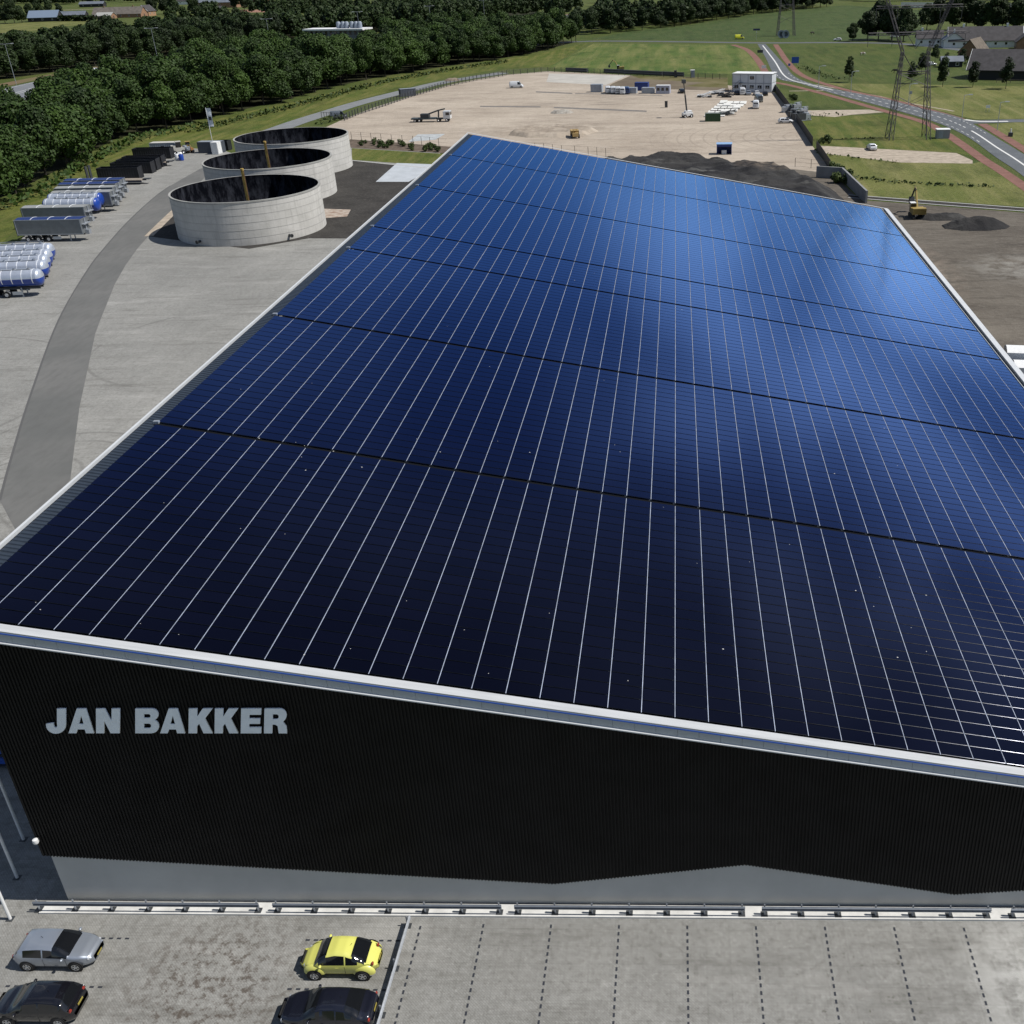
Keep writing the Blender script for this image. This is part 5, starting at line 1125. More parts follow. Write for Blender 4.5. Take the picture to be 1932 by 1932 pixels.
# lifting platform
P = g(1297, 221.5); t = thing('telescopic_lift', 'white boom lift with its dark boom raised straight up on the sand', 'boom lift', P, R(15)); q = MB(); q.box(0, 0, .95, 2.9, 2.2, .8); q.box(.2, 0, 1.6, 2.0, 1.8, .6); q.build('chassis', white, t)
wheels(t, (-1.0, 1.0), 2.5, .5); q = MB(); q.tube((-.2, 0, 1.8), (-.7, 0, 6.2), .24, 8); q.tube((-.7, 0, 6.2), (-1.1, .0, 9.6), .15, 8); q.build('boom', dsteel, t); q = MB(); q.box(-1.1, 0, 10.0, .9, 1.6, 1.0); q.build('basket', dsteel, t)
# precast slabs
slab_m = mat('precast_white', (.62, .62, .59), .8, var=.1, scale=1)
rq = random.Random(8); k_ = 0
for ri in range(4):
    for ci in range(6):
        a = ci/5; u = 1338+ri*13.5+(4.2-ci)*-2.6*0+ (a*27-4)+ri*0; v = 216-ci*4.6-ri*.2
        P = g(1337+ri*12.2+ci*5.6, 217.5-ci*4.5); 
        if ri == 3 and ci == 0: continue
        t = thing('precast_slab', 'white precast concrete slab in the stacked field behind the green container', 'slab', (P.x, P.y, .05), R(-6), 'white precast slabs laid out on the sand'); hh = rq.choice((.3, .3, .6))
        q = MB()
        for j in range(int(hh/.3)): q.box(0, 0, .15+j*.3, 2.25, 7.0, .2)
        q.build('slab', slab_m, t); q = MB()
        for s_ in (-1.6, 1.6): q.box(0, s_, .03, 2.2, .12, .06)
        q.build('bearer', bark, t)
# scaffold bits and dark heaps near the slabs
for u, v, lab in ((1372, 218, 'heap of dark formwork beams right of the green container'), (1330, 184, 'low dark rack of steel behind the white slabs'), (1368, 184, 'dark bundle of steel left of the vans by the cabins'), (1352, 178, 'tangle of white scaffold tubes behind the slabs')):
    P = g(u, v); t = thing('material_stack', lab, 'building material', (P.x, P.y, .05)); rq = random.Random(int(u))
    q = MB()
    for i in range(14):
        a = rq.uniform(-.5, .5); q.tube((rq.uniform(-3, -1), rq.uniform(-1, 1), rq.uniform(.1, 1)), (rq.uniform(1, 3), rq.uniform(-1, 1), rq.uniform(.1, 1.8)), .08, 5)
    q.build('tube', white if 'white' in lab else dsteel, t); q = MB()
    for i in range(4): q.box(rq.uniform(-2, 2), rq.uniform(-.8, .8), .3, 1.3, .8, .5, a)
    q.build('crate', dsteel, t)
# grey equipment cluster beside the black fence
for u, v, s_, lab in ((1484, 212, 1.0, 'grey trailer compressor nearest the black fence top'), (1497, 222, 1.1, 'dark grey generator set in the cluster by the black fence'), (1507, 228, 1.3, 'large dark skip box at the front of the cluster by the fence'), (1519, 227, 1.0, 'blue grey tank unit right end of the cluster by the fence'), (1516, 213, .8, 'small grey trolley behind the cluster by the fence'), (1503, 206, .9, 'pale pallet stack at the back of the cluster by the fence')):
    P = g(u, v); t = thing('site_equipment', lab, 'equipment', (P.x, P.y, .05), R(20*s_)); rq = random.Random(int(u)); q = MB(); q.box(0, 0, .9*s_, 2.6*s_, 1.8*s_, 1.3*s_); q.box(.5, .1, 1.75*s_, 1.2*s_, 1.2*s_, .4*s_); q.build('casing', steel if 'pale' in lab or 'grey t' in lab else dsteel, t)
    q = MB(); q.path([(-1.3*s_, -.9*s_, .2), (-1.3*s_, -.9*s_, 2.3*s_), (1.3*s_, -.9*s_, 2.3*s_), (1.3*s_, -.9*s_, .2)], .06); q.box(0, 0, .14, 3.2*s_, 2.0*s_, .14); q.build('frame', steel, t); wheels(t, (-.6, .6), 1.9*s_, .3)
# vehicles
van = dict(L=5.2, W=1.95, H=2.3, n=34, round=.5, taper=.16, belt=[(0, 1.25), (5.2, 1.15)], hood=[(0, .6), (.05, 1.1), (4.1, 1.2), (4.7, 1.08), (5.05, .8), (5.2, .5)], roof=[(0, .8), (.03, 1.8), (.1, 2.22), (1, 2.3), (3.3, 2.28), (3.7, 2.15), (4.35, 1.25), (5.2, .5)], ws=(4.3, 3.6), rs=(.02, .04), sg=(3.1, 4.2), pil=[], axles=(.95, 4.25), mir=3.9, hl=(4.98, .7, .8), tl=(.06, .8, 1.2), pz=(.5, .8), doors=(3.0,), tumble=.86, wr=.34)
whitep = mat('white_car_paint', (.62, .64, .66), .35, 0, coat=.4)
V1 = car('work_van', 'white van standing alone at the far left of the sandy site', van, whitep, at(975, 166), R(0), 'van', None, False)
V2 = car('compact_car', 'white car driving on the sandy track right of the black fence', hatch, whitep, at(1644, 282.5), R(95), 'car', None, False)
def vd(u, v, rz, lab, col=None, src=None, s=1.0):
    return dup(src or V1, at(u, v), rz, lab, s, {'body': col} if col else None)
gcar = mat('grey_car_paint', (.16, .18, .2), .3, .5, coat=.5); bcar = mat('blue_car_paint', (.03, .06, .16), .3, .3, coat=.5); ycar = mat('signal_yellow_paint', (.55, .55, .03), .4)
for u, v, rz, lab, c_, s_ in ((1147, 175.5, 95, 'white van at the left end of the row beside the grey container', None, V1), (1157, 176, 95, 'white and dark van second in the row of site vans', None, V1), (1166, 176.5, 92, 'white van third in the row of site vans', None, V1), (1175, 177, 90, 'white van fourth in the row of site vans', None, V1), (1183, 176.5, 92, 'blue van at the right end of the site van row', bcar, V1),
                              (1286, 175.5, 100, 'black car parked alone between the containers and the site office', blk, V2), (1390, 178.5, 85, 'dark car parked at the left foot of the site office', blk, V2), (1400, 178.5, 92, 'white van parked in front of the office windows', None, V1), (1412, 179, 88, 'silver car parked before the middle of the site office', silver, V2), (1427, 179.5, 95, 'white car parked before the right part of the office', None, V2), (1443, 180, 90, 'black car parked at the right corner of the site office', blk, V2), (1431, 192, 100, 'grey van behind the white van right of the slabs', gcar, V1), (1426, 204, 85, 'white van parked at the right of the white slabs', None, V1),
                              (1482, 232.5, 0, 'white pickup sized van at the left of the equipment by the fence', None, V2),
                              (1395, 74, 4, 'yellow vehicle waiting at the far junction', ycar, V1), (1580, 77, 180, 'white car driving on the far crossroad', None, V2), (1687, 71, 180, 'white car beside the dark trees by the farm', None, V2), (1899, 109, 10, 'white car parked behind the black barn roof', None, V2), (1757, 124, 5, 'pale car parked beside the grey farm shed', None, V2), (1872, 103, 0, 'grey car in the farm courtyard', gcar, V2),
                              (640, 224, 20, 'grey van parked at the left gate of the sandy site', gcar, V1)):
    vd(u, v, R(rz), lab, c_, s_)
for u, v, rz, lab, c_, s_ in ((291, 119, 75, 'white lorry like van on the motorway between the tree belts', None, V1), (163, 139.5, 75, 'white van on the motorway at the left between the belts', None, V1), (182, 135, 75, 'second white car on the motorway behind the van', None, V2), (18, 180, 80, 'white car on the motorway at the left frame edge', None, V2), (1102, 27, 60, 'white vehicle on the motorway seen through the tree gap', None, V1)):
    vd(u, v, R(rz), lab, c_, s_, 1.15)
# crane lorry on the sand
P = g(852, 229); t = thing('crane_lorry', 'long low loader lorry with folded crane on the sand', 'lorry', (P.x-12, P.y, .05), R(-1)); q = MB(); q.b2(0, -1.25, .8, 7.5, 1.25, 1.15); q.b2(7.5, -.5, .7, 11.5, .5, 1.1); q.build('flatbed', mat('lorry_dark', (.05, .065, .07), .6), t)
q = MB(); q.b2(9.9, -1.2, .9, 12, 1.2, 3.0); q.build('cab', whitep, t); q = MB(); q.b2(12.0, -1.05, 1.9, 12.03, 1.05, 2.8); q.b2(10.7, -1.23, 1.9, 11.8, -1.205, 2.7); q.build('cab_window', glass, t)
q = MB(); q.path([(8.2, 0, 1.2), (8.4, 0, 3.2), (5.2, .0, 2.2)], .22); q.tube((8.4, 0, 3.2), (10.4, 0, 3.6), .2); q.box(4.2, 0, 1.75, 2.6, 2.0, 1.1); q.build('crane_arm', dsteel, t); wheels(t, (1.2, 2.5, 8.3, 10.9), 2.5, .5)
# dumper
P = g(1085, 260); t = thing('site_dumper', 'small sandy yellow dumper on the disturbed sand', 'dumper', P, R(100)); q = MB(); q.prism([(-.2, .9), (2.0, .9), (2.3, 1.9), (-.5, 1.9)], -1.1, 1.1, 'Y'); q.build('skip_body', mat('dumper_ochre', (.36, .25, .1), .7), t); q = MB(); q.box(-1.2, 0, 1.0, 1.6, 1.6, .9); q.box(-1.1, 0, 2.3, .9, 1.2, .12)
for a in (-.4, .4):
    for c_ in (-.5, .5): q.tube((-1.1+a, c_, 1.4), (-1.1+a, c_, 2.3), .04, 5)
q.build('engine_cover', mat('dumper_ochre', (.36, .25, .1)), t); wheels(t, (-1.2, 1.2), 2.3, .55)
# excavator by the soil yard
def excavator(label, P, rz, s=1.0):
    t = thing('excavator', label, 'excavator', (P.x, P.y, .06), rz); t.scale = (s, s, s)
    for y_ in (-1.0, 1.0):
        q = MB(); q.prism([(-1.8, .0), (1.8, .0), (2.1, .35), (1.8, .8), (-1.8, .8), (-2.1, .35)], y_-.28, y_+.28, 'Y'); q.build('track', black, t)
    q = MB(); q.box(-.7, 0, 1.5, 2.8, 2.6, 1.0); q.box(-1.6, 0, 1.6, 1.0, 2.7, 1.2); q.build('engine_body', yel, t)
    q = MB(); q.box(.9, .75, 1.9, 1.3, 1.0, 1.7); q.build('cab', glass, t); q = MB(); q.box(.9, .75, 2.8, 1.4, 1.1, .12); q.build('cab_roof', white, t)
    q = MB(); q.tube((.6, -.1, 1.5), (2.6, -.1, 4.6), .26, 8, .2); q.tube((2.6, -.1, 4.6), (3.6, -.1, 5.2), .2, 8); q.build('boom', yel, t)
    q = MB(); q.tube((3.6, -.1, 5.2), (5.6, -.1, 3.0), .17, 8); q.tube((2.4, -.1, 4.9), (3.9, -.1, 5.4), .08, 6); q.build('dipper_arm', dsteel, t)
    q = MB(); q.prism([(5.3, 3.1), (6.0, 2.9), (6.1, 2.0), (5.3, 1.6), (5.0, 2.2)], -.6, .4, 'Y'); q.build('bucket', dsteel, t); return t
excavator('yellow excavator working on the dark soil yard beyond the right eave', g(1729, 411), R(92), .9)
excavator('small orange excavator behind the far site fence', g(1170, 134), R(180), .8)
# soil heaps
def heap(name, label, ring, h, m_, seed=1, cat='soil heap', N_=56, ridge=None):
    xs_ = [p[0] for p in ring]; ys_ = [p[1] for p in ring]; x0, x1, y0, y1 = min(xs_), max(xs_), min(ys_), max(ys_); vs = []; fs = []; rr = random.Random(seed)
    from mathutils import noise
    def dist(x, y):
        ins_ = False; dm = 1e9; k_ = len(ring)
        for i in range(k_):
            ax, ay = ring[i]; bx, by = ring[(i+1) % k_]
            if (ay > y) != (by > y) and x < (bx-ax)*(y-ay)/(by-ay)+ax: ins_ = not ins_
            t_ = max(0, min(1, ((x-ax)*(bx-ax)+(y-ay)*(by-ay))/((bx-ax)**2+(by-ay)**2))); dm = min(dm, math.hypot(x-ax-t_*(bx-ax), y-ay-t_*(by-ay)))
        return dm if ins_ else -dm
    M_ = int(N_*(y1-y0)/(x1-x0))+2
    for j in range(M_+1):
        for i in range(N_+1):
            x = x0+(x1-x0)*i/N_; y = y0+(y1-y0)*j/M_; d = dist(x, y); nz = noise.fractal(Vector((x*.22, y*.22, seed)), 1, 2, 5)
            z = h*min(1, max(-.2, d)/(h*1.6)) if d > 0 else -.3
            if d > 0: z = max(.06, z*(.9+.2*nz)+.18*noise.noise(Vector((x*.9, y*.9, seed)))*min(1, d))
            vs.append((x, y, z))
    for j in range(M_):
        for i in range(N_): a = j*(N_+1)+i; fs.append((a, a+1, a+N_+2, a+N_+1))
    b = MB(); b.add(vs, fs); return tag(b.build(name, m_, None, 'all', fix=False), label, cat)
n = NB('dark_soil', .95, .15)
c = n.mix(n.noise(.12, .38, .62, n.map((.5, 1, 1), .6)), (.018, .018, .02), (.045, .044, .043)); c = n.mix(n.mul(n.noise(.3, .55, .7, n.map((.3, 1, 1), -.3), detail=8), .8), c, (.10, .10, .095))
st = n.mul(n.disc((20, 232), 2, 9, .8), n.noise(.5, .4, .62, detail=8)); c = n.mix(n.mul(st, .7), c, (.20, .165, .13)); n.bump(n.noise(1, .2, .8, detail=8), .7, .25); soil = n.out(c)
rg = [g(u, v, 3.2) for u, v in ((1168, 296), (1200, 288), (1262, 284), (1330, 291), (1400, 301), (1480, 305), (1530, 316), (1584, 338), (1616, 366), (1628, 380))]
ring = [(p.x, p.y+3.0) for p in rg]+[(40, 190), (30, 185), (-20, 190), (-24, 225), (-21, 250)]
heap('soil_heap', 'large dark heap of soil right behind the far end of the roof', ring, 4.2, soil, 3, N_=110)
P = g(1840, 428); heap('soil_mound', 'small dark conical soil mound right of the excavator', [(P.x+6.2*math.cos(a*.7), P.y+3.6*math.sin(a*.7)) for a in range(9)], 2.0, soil, 5, N_=36)
P = g(1775, 412); heap('soil_mound', 'low flat soil mound just beside the excavator', [(P.x+5*math.cos(a*.7), P.y+2.5*math.sin(a*.7)) for a in range(9)], .9, soil, 6, N_=26)
P = g(1060, 213); heap('rubble_heap', 'low heap of rubble on the disturbed sand', [(P.x+4*math.cos(a*.7), P.y+3*math.sin(a*.7)) for a in range(9)], 1.0, mat('rubble', (.2, .18, .155), .95, col2=(.38, .36, .32), scale=.8), 7, 'rubble heap', 24)
P = g(853, 152); heap('sand_mound', 'small brown sand mound near the far left of the site', [(P.x+3.5*math.cos(a*.7), P.y+3*math.sin(a*.7)) for a in range(9)], .9, mat('brown_sand', (.2, .16, .12), .95, var=.2, scale=.6), 8, 'sand mound', 20)
P = g(1043, 250); heap('sand_mound', 'broad low brown sand mound left of the dumper', [(P.x+13*math.cos(a*.7), P.y+10*math.sin(a*.7)) for a in range(9)], 1.1, MATS['site_sand'], 9, 'sand mound', 60)
# concrete push wall right of the heap
b = MB(); A_, B_, C_ = g(1540, 335), g(1588, 338), g(1634, 384); t = thing('push_wall', 'concrete retaining wall at the right end of the dark soil heap', 'wall', A_)
for p, q_ in ((A_, B_), (B_, C_)):
    d = q_-p; m_ = (p+q_)/2-A_; MB().box(m_.x, m_.y, 1.2, d.length, .4, 2.4, math.atan2(d.y, d.x)).build('wall_panel', mat('wall_concrete', (.22, .225, .225), .8, var=.1, scale=.5), t)
# white vehicle roof beyond the right eave
P = g(1898, 700); t = thing('curtain_trailer', 'white roofed trailer just beyond the right eave', 'trailer', (36.6, 113.5, .06), R(-8)); q = MB(); n_ = 10
q.prism([(-1.25+2.5*i/n_, 3.6+.4*math.sin(math.pi*i/n_)) for i in range(n_+1)]+[(1.25, 1.2), (-1.25, 1.2)], 0, 13, 'X'); q.build('curtain_body', white, t, True); wheels(t, (9, 10.3, 11.6), 2.5, .5); MB().b2(0, -.5, .8, 13, .5, 1.2).build('chassis', dsteel, t)
t = thing('curtain_trailer', 'second white roofed trailer in front of the first, beyond the right eave', 'trailer', (36.4, 109.6, .06), R(-8)); q = MB()
q.prism([(-1.25+2.5*i/n_, 3.3+.35*math.sin(math.pi*i/n_)) for i in range(n_+1)]+[(1.25, 1.2), (-1.25, 1.2)], 0, 13, 'X'); q.build('curtain_body', white, t, True); wheels(t, (9, 10.3, 11.6), 2.5, .5); MB().b2(0, -.5, .8, 13, .5, 1.2).build('chassis', dsteel, t)

# ------------------------------------------------------------------ pylons
pm = mat('pylon_steel', (.085, .08, .085), .7, .2)
def pylon(label, P, rz=0, cats='pylon'):
    t = thing('power_pylon', label, 'pylon', P, rz, 'lattice power pylons')
    W0, D0, W1, zw = 4.7, 2.9, 3.15, 20.5; top = 41
    def bar(b, p, q_, r=.13): b.tube(p, q_, r*.62, 4)
    for s in (-1, 1):       # two lattice legs, each four cornered
        b = MB(); c0 = [(s*W0+dx*.95, dy*D0) for dx in (-.55, .55) for dy in (-1, 1)]; c1 = [(s*W1+dx*.25, dy*.6) for dx in (-1, 1) for dy in (-1, 1)]
        F = lambda k_, z: Vector((c0[k_][0]+(c1[k_][0]-c0[k_][0])*z/zw, c0[k_][1]+(c1[k_][1]-c0[k_][1])*z/zw, z))
        for k_ in range(4): bar(b, F(k_, 0), F(k_, zw), .16)
        zs = [0, 2.8, 5.6, 8.2, 10.6, 12.8, 14.8, 16.6, 18.2, 19.4, 20.5]
        for z0, z1 in zip(zs, zs[1:]):
            for a, c_ in ((0, 1), (2, 3), (0, 2), (1, 3)): bar(b, F(a, z0), F(c_, z1), .06); bar(b, F(c_, z0), F(a, z1), .06)
        b.build('lattice_leg', pm, t)
        b = MB(); G = lambda dx, dy, z: Vector((s*(W1+(z-zw)*.40)+dx, dy, z))
        for dx, dy in ((-.35, -.5), (.35, -.5), (-.35, .5), (.35, .5)): bar(b, G(dx, dy, zw), G(dx, dy, top), .12)
        z = zw
        while z < top: 
            for dy in (-.5, .5): bar(b, G(-.35, dy, z), G(.35, dy, z+1.6), .05); bar(b, G(.35, dy, z), G(-.35, dy, z+1.6), .05)
            z += 1.6
        bar(b, Vector((s*W1, 0, zw+5)), Vector((0, 0, zw+.6)), .12); b.build('upper_mast', pm, t)
    b = MB()
    for i, z in enumerate((6.5, 12.5)):
        for dy in (-1, 1): w_ = W0-(W0-W1)*z/zw; bar(b, (-w_, dy*1.8, z), (w_, dy*1.8, z+4 if i == 0 else z+3), .07); bar(b, (w_, dy*1.8, z), (-w_, dy*1.8, z+4 if i == 0 else z+3), .07)
    bar(b, (-W1, 0, zw), (0, 0, zw-4.6), .16); bar(b, (W1, 0, zw), (0, 0, zw-4.6), .16); bar(b, (-W1-.2, 0, zw-4.6), (W1+.2, 0, zw-4.6), .2); bar(b, (-W1-.2, .5, zw-5.1), (W1+.2, .5, zw-5.1), .12); b.build('cross_brace', pm, t)
    for z, hw in ((24.3, 11.8), (30.2, 10.3), (38, 9)):
        b = MB()
        for dy in (-.5, .5):
            for dz in (0, .9): bar(b, (-hw, dy*(1 if dz else 1), z+dz*.6), (hw, dy, z+dz*.6), .1)
        x = -hw
        while x < hw-.1: bar(b, (x, -.5, z), (x+1.3, -.5, z+.54), .05); bar(b, (x, -.5, z+.54), (x+1.3, -.5, z), .05); x += 1.3
        b.build('crossarm', pm, t)
        b = MB()
        for x in (-hw, -hw*.5, hw*.5, hw): b.tube((x, 0, z), (x, 0, z-2.6), .07, 6)
        b.build('insulator', dsteel, t)
    return t
pylon('tall lattice pylon beside the road at upper right', Vector((58.8, 283.5, 0)))
pylon('distant lattice pylon behind the crossroad, left of the larger one', Vector((61, 645, 0)))
for u, v, lab in ((1474, 72, 'round grey drum at the foot of the distant pylon, left'), (1482, 72, 'round grey drum at the foot of the distant pylon, right')):
    t = thing('cable_drum', lab, 'drum', at(u, v)); q = MB(); q.lathe([(2.0, -1.2), (2.0, -1.0), (1.2, -1.0), (1.2, 1.0), (2.0, 1.0), (2.0, 1.2), (0, 1.2)], (0, 0, 2.0), 18, 'Y'); q.build('reel', grey_p, t, True)
# transformer hut
P = g(1767, 262); t = thing('transformer_hut', 'small grey box hut beside the red cycle path', 'hut', P, R(-3)); q = MB(); q.b2(0, 0, 0, 3.2, 2.4, 2.1); q.build('wall', mat('hut_grey', (.27, .28, .29), .8), t); q = MB(); q.b2(-.12, -.12, 2.1, 3.32, 2.52, 2.25); q.build('roof', white, t); q = MB(); q.b2(.4, -.03, .1, 1.5, -.005, 1.9); q.build('door', grey_p, t)
# lamps and signs along the road
def lamp(label, P, h, arms=1, group=None, rz=0, al=1.2):
    t = thing('street_lamp', label, 'street lamp', (P.x, P.y, 0), rz, group); MB().tube((0, 0, 0), (0, 0, h), .11, 6, .07).build('pole', steel, t, True)
    for s in ((1,) if arms == 1 else (1, -1)):
        q = MB(); q.path([(0, 0, h), (s*al, 0, h+.15)], .06); q.build('arm', steel, t); q = MB(); q.box(s*(al+.5), 0, h+.15, 1.1, .4, .2); q.build('lamp_head', mat('lamp_head_grey', (.45, .47, .5), .5), t)
    return t
gr = 'street lamps along the country road'
for u, v, lab in ((1544, 166, 'street lamp at the road bend near the site office'), (1814, 187, 'x'), (1814, 231, 'street lamp beside the road just before the side turning'), (1815, 245, 'x'), (1881, 247, 'street lamp standing by the right hand red path'), (1713, 206, 'street lamp beside the road behind the pylon'), (1605, 178, 'street lamp on the road verge left of the pylon')):
    if lab == 'x': continue
    lamp(lab, g(u, v), 7, 1, gr)
mg = 'twin armed lamps along the motorway'
for i, (x, y) in enumerate(((-283, 475), (-262, 568), (-226, 632), (-191, 690), (-159, 745), (-137, 825), (-92, 900))):
    lamp('twin armed motorway lamp, number %s from the left' % ('one two three four five six seven'.split()[i]) if False else ['twin armed motorway lamp nearest the left frame edge', 'twin armed motorway lamp rising above the white lorry', 'twin armed motorway lamp left of the white roofed building', 'twin armed motorway lamp at the right of the white roofed building', 'twin armed motorway lamp above the middle of the belt', 'distant twin armed motorway lamp before the far wood', 'farthest twin armed lamp by the motorway gap in the trees'][i], Vector((x, y, 0)), 16, 2, mg, R(20), 2.2)
def signb(label, P, w_, h, z, m_, cat='sign', rz=0, two=True):
    t = thing('road_sign', label, cat, (P.x, P.y, 0), rz); MB().box(0, 0, z, w_, .08, h).build('sign_face', m_, t)
    for x in ((-w_*.35, w_*.35) if two else (0,)): MB().tube((x, .1, 0), (x, .1, z+h/2), .05, 6).build('post', steel, t)
    return t
sb = mat('sign_blue', (.012, .07, .33), .5)
signb('large square blue road sign beside the red path', g(1500, 124), 3.0, 2.4, 2.2, sb)
signb('small blue road sign on the central verge of the road', g(1489, 128), .9, .9, 1.2, sb, two=False)
signb('round white and grey sign behind the pylon by the pale field', g(1717, 190), .9, .9, 2.4, grey_p, two=False)
signb('small pale sign on the mown field near the side road', g(1863, 212), 1.2, .8, 1.6, white, two=True)
signb('white post sign at the far crossroad beside the blue sign', g(1567-140, 76), .4, .4, 4, white, two=False)
signb('dark blue bar sign on a white mast at the far junction', g(1427, 75), 3.6, .9, 5, mat('sign_navy', (.02, .03, .09), .5), two=False)
signb('white box sign at the road junction above the site office', g(1434, 104), 2.6, 1.2, 1.6, dsteel)
signb('white information board on the road corner by the site office', g(1441, 132), 1.8, 1.2, 1.2, white)
t = thing('portable_toilet', 'pale upright portable toilet cabin near the site office', 'toilet cabin', at(1303, 147)); q = MB(); q.b2(0, 0, 0, 1.6, 1.6, 2.6); q.build('cabin', grey_p, t); MB().b2(-.05, -.05, 2.6, 1.65, 1.65, 2.75).build('roof', white, t)
t = thing('portable_toilet', 'second portable toilet, dark, left of the pale one', 'toilet cabin', at(1272, 146.5)); q = MB(); q.b2(0, 0, 0, 1.0, 1.2, 2.4); q.build('cabin', dsteel, t); MB().b2(-.05, -.05, 2.4, 1.05, 1.25, 2.5).build('roof', black, t)
t = thing('equipment_box', 'short dark bollard box standing alone on the sand', 'box', at(1257, 203)); MB().box(0, 0, .9, .9, .7, 1.8).build('casing', dsteel, t); MB().box(0, 0, 1.85, 1.0, .8, .08).build('lid', black, t)
t = thing('mast_unit', 'small dark mast unit in the field right of the side road', 'mast', at(1906, 258)); MB().box(0, 0, .5, 1.0, .7, 1.0).build('casing', dsteel, t); MB().tube((0, 0, 1), (0, 0, 1.9), .15, 8).build('mast', white, t)

# ------------------------------------------------------------------ farm houses
tile_d = mat('dark_roof_tile', (.045, .042, .045), .8, var=.25, scale=.6); thatch = mat('thatch', (.12, .10, .08), .95, var=.25, scale=.8); tile_g = mat('grey_roof_sheet', (.14, .16, .19), .6, .1, var=.15, scale=.3)
brick = mat('brick_wall', (.26, .15, .09), .9, var=.2, scale=.8); ww = mat('white_wall', (.70, .70, .68), .8, var=.05, scale=1); bw = mat('black_timber', (.02, .02, .022), .8)
def house(name, label, cat, P, rz, L, W, eave_h, ridge, wall_m, roof_m, wins=3, chim=0, trim=None, over=.5):
    t = thing(name, label, cat, (P.x, P.y, 0), rz); b = MB()
    b.prism([(-W/2, 0), (W/2, 0), (W/2, eave_h), (0, ridge-.1), (-W/2, eave_h)], -L/2, L/2, 'X'); b.build('wall', wall_m, t)
    b = MB(); s = (ridge-eave_h)/(W/2); th = .22
    for sg_ in (1, -1): b.prism([(0, ridge), (0, ridge+th), (sg_*(W/2+over), eave_h-s*over+th), (sg_*(W/2+over), eave_h-s*over)], -L/2-over, L/2+over, 'X')
    rf = b.build('roof', roof_m, t)
    for c_ in range(chim): q = MB(); x_ = -L*.3+c_*L*.6; q.box(x_, 0, ridge+.5, .9, .7, 1.8); q.build('chimney', white if wall_m == ww else brick, rf)
    if trim:
        for e in (-1, 1):
            q = MB()
            for sg_ in (1, -1): q.path([(e*(L/2+over+.02), 0, ridge+.1), (e*(L/2+over+.02), sg_*(W/2+over), eave_h-s*over+.1)], .14, 4)
            q.build('gable_trim', trim, rf)
    for i in range(wins):
        x_ = -L/2+L*(i+.5)/wins
        for sg_ in (-1, 1): q = MB(); q.box(x_, sg_*(W/2+.03), eave_h*.55, 1.3, .06, 1.3); f = q.build('window', white, t); q = MB(); q.box(x_, sg_*(W/2+.05), eave_h*.55, 1.05, .06, 1.05); q.build('pane', glass, f)
    q = MB(); q.box(L/2+.03, 0, eave_h*.42, .06, 1.4, eave_h*.84); q.build('door', dsteel, t); return t
house('farmhouse', 'white rendered house left of the farm group, grey roof', 'house', g(1752, 86), R(-6), 12, 8, 3.6, 6.6, ww, tile_d, 3, 1)
house('farmhouse', 'second white house with a low white annex in the farm group', 'house', g(1796, 89), R(84), 10, 9, 3.6, 6.6, ww, tile_g, 2, 1)
house('farmhouse', 'long dark roofed farmhouse with white right gable', 'house', g(1855, 88), R(-8), 33, 12, 3.2, 8.6, ww, tile_d, 7, 2, white)
house('farmhouse', 'thatched barn with hipped looking grey brown roof in front of the farmhouse', 'barn', g(1836, 107), R(60), 15, 9, 2.4, 7.2, brick, thatch, 2, 0)
house('farm_shed', 'small grey roofed shed left of the thatched barn', 'shed', g(1794, 126), R(-4), 8, 5, 2.3, 3.8, bw, tile_g, 2)
house('black_barn', 'large black barn with white edged gable at the right frame edge', 'barn', g(1908, 147), R(-24), 28, 16, 3.6, 9.4, bw, tile_d, 0, 0, white, .8)
house('farm_shed', 'pale blue metal roofed building right of the farmhouse', 'shed', g(1932, 74), R(-6), 16, 8, 3.2, 5.4, brick, mat('pale_metal_roof', (.34, .38, .44), .5, .2), 2)
house('farmhouse', 'brown brick house half hidden at the right frame edge', 'house', g(1932, 92), R(80), 9, 8, 3.2, 6.4, brick, tile_d, 2)
house('field_barn', 'barn with bright blue grey roof behind the left field', 'barn', g(88, 40), R(8), 26, 17, 3.6, 9.0, bw, mat('blue_metal_roof', (.22, .28, .37), .4, .3), 3)
house('farm_shed', 'low dark shed right of the blue roofed barn', 'shed', g(141, 34), R(5), 24, 9, 3.0, 6.0, bw, tile_g, 2)
house('farmhouse', 'long brown roofed farmhouse at the top left', 'house', g(228, 33), R(-2), 48, 14, 3.4, 9.0, brick, mat('brown_roof', (.13, .115, .10), .9, var=.2, scale=.4), 6, 2)
house('farm_shed', 'shed with pale sheet roof in front of the long brown roof', 'shed', g(201, 35), R(-8), 16, 10, 2.6, 5.2, brick, mat('pale_roof', (.34, .34, .32), .8), 2)
house('farmhouse', 'orange brick house with steep gable right of the long farmhouse', 'house', g(278, 30), R(80), 12, 12, 4.5, 9.5, mat('orange_brick', (.34, .20, .11), .9), tile_d, 2, 0, white)
house('farm_shed', 'dark low roofed shed behind the sandy track at top left', 'shed', g(176, 13), R(0), 30, 9, 3.5, 6.0, bw, tile_g, 3)
house('field_barn', 'large grey roofed barn at the top, left of the tall tree', 'barn', g(415, 14), R(-3), 50, 26, 5.5, 12, brick, tile_g, 4)
house('field_barn', 'grey roofed barn at the top right of the tall tree', 'barn', g(480, 9), R(-40), 34, 20, 5.5, 11, brick, tile_g, 3)
house('farmhouse', 'distant house with dark roof above the pale wall at top left', 'house', g(358, 8), R(0), 28, 10, 4, 8, ww, tile_d, 3)
house('farm_shed', 'low brick shed in front of the large grey roofed barn', 'shed', g(400, 22), R(-3), 26, 8, 3, 5, brick, tile_d, 3)
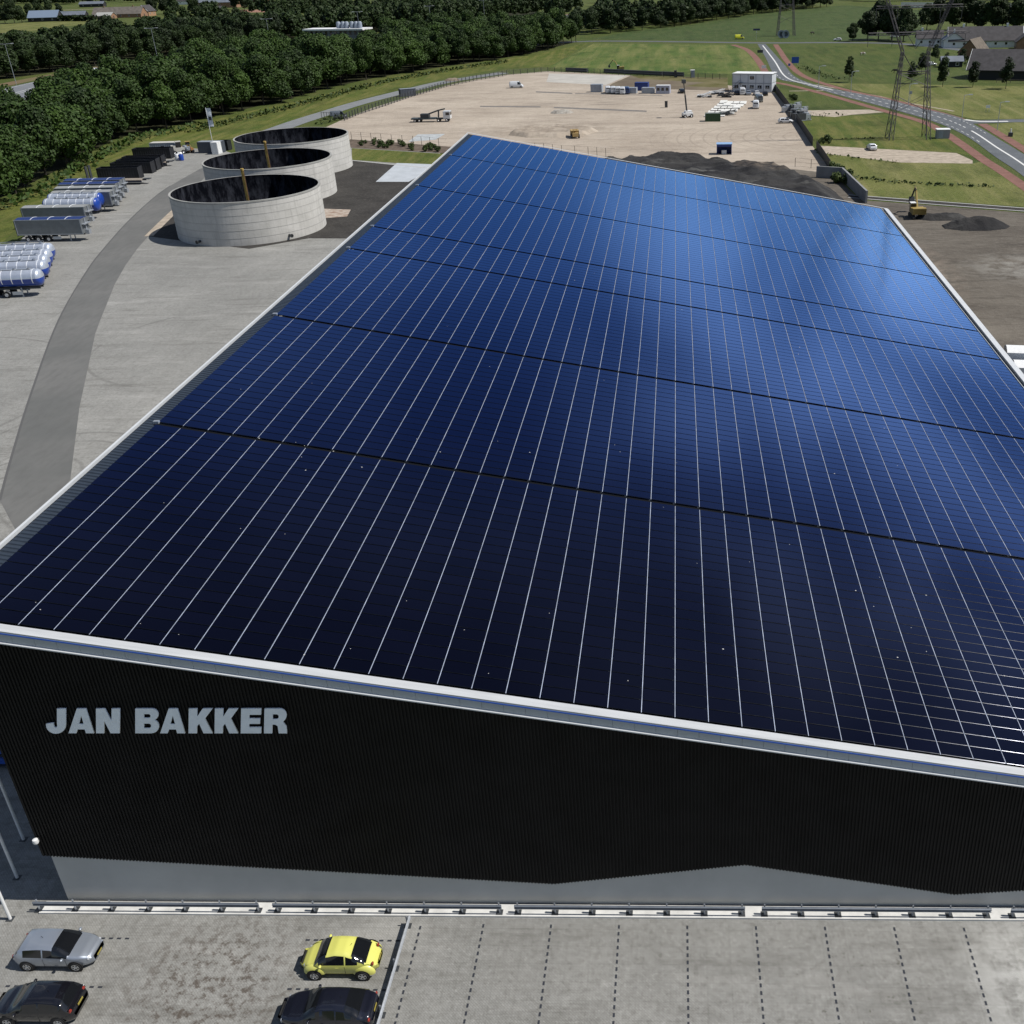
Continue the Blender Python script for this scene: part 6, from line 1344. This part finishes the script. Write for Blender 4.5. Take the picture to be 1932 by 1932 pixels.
house('farm_shed', 'blue grey roofed shed at the very top above the left trees', 'shed', g(126, 4), R(0), 30, 14, 4, 8, bw, tile_g, 2)
# flat white roofed building rising from the belt
P = g(635, 55, 10.5); t = thing('flat_roof_building', 'white flat roofed building with grey vents rising among the belt trees', 'building', (P.x, P.y, 0), R(-12))
MB().b2(-17, -4, 0, 17, 6, 10.1).build('wall', mat('facade_grey', (.14, .15, .17), .7), t); MB().b2(-18, -5, 10.1, 18, 7, 10.9).build('roof', white, t)
q = MB()
for i in range(12): q.b2(-16.6+i*2.9, -4.15, 7.9, -15.4+i*2.9, -4.02, 9.7)
q.build('window', glass, t)
for x_ in (1.5, 4.2, 6.4, 9.5, 12, 14.2): q = MB(); q.lathe([(1.2, 10.9), (1.2, 13.6), (.8, 14.2), (0, 14.2)], (x_, 0, 0), 12); q.build('vent', mat('vent_grey', (.24, .28, .34), .5), t, True)
# grazing animals
def animal(label, P, rz, col, horse=False):
    t = thing('horse' if horse else 'cow', label, 'horse' if horse else 'cow', (P.x, P.y, 0), rz)
    me = bpy.data.meshes.new('body'); pts_ = [(0, 0, 1.15, .36), (.75, 0, 1.2, .34), (-.65, 0, 1.2, .36), (1.15, 0, 1.25, .2), (1.5, 0, .85, .15), (1.75, 0, .5, .11), (-1.0, 0, 1.2, .12), (-1.12, 0, .7, .04)]; ed = [(0, 1), (0, 2), (1, 3), (3, 4), (4, 5), (2, 6), (6, 7)]
    for sx, kx in ((.65, 1), (-.75, 2)):
        for sy in (-.22, .22):
            i = len(pts_); pts_ += [(sx, sy, .85, .15), (sx+(.03 if kx == 1 else .08), sy, .45, .075), (sx, sy, .04, .06)]; ed += [(kx, i), (i, i+1), (i+1, i+2)]
    me.from_pydata([p[:3] for p in pts_], ed, []); o = bpy.data.objects.new('body', me); COL.objects.link(o); o.modifiers.new('s', 'SKIN'); sv = me.skin_vertices[0].data
    for i, p in enumerate(pts_): sv[i].radius = (p[3], p[3]); sv[i].use_root = i == 0
    o.modifiers.new('u', 'SUBSURF').levels = 1; bpy.context.view_layer.update(); m2 = bpy.data.meshes.new_from_object(o.evaluated_get(bpy.context.evaluated_depsgraph_get())); bpy.data.objects.remove(o); m2.materials.clear(); m2.materials.append(col)
    o = bpy.data.objects.new('body', m2); COL.objects.link(o); o.parent = t; return t
animal('black horse grazing on the pasture left of the pylon legs', g(1690, 138), R(160), mat('horse_black', (.012, .01, .01), .7), True)
animal('white and brown cow grazing on the upper pasture', g(1627, 105), R(20), mat('cow_hide', (.12, .08, .06), .8, col2=(.5, .48, .45), scale=1.2, lo=.48, hi=.52))
animal('dark cow grazing on the far field above the crossroad', g(1533, 65), R(200), mat('cow_dark', (.03, .025, .02), .8))
animal('pale cow standing beside the fullest small upright tree', g(1788, 144), R(90), mat('cow_pale', (.45, .42, .38), .8))
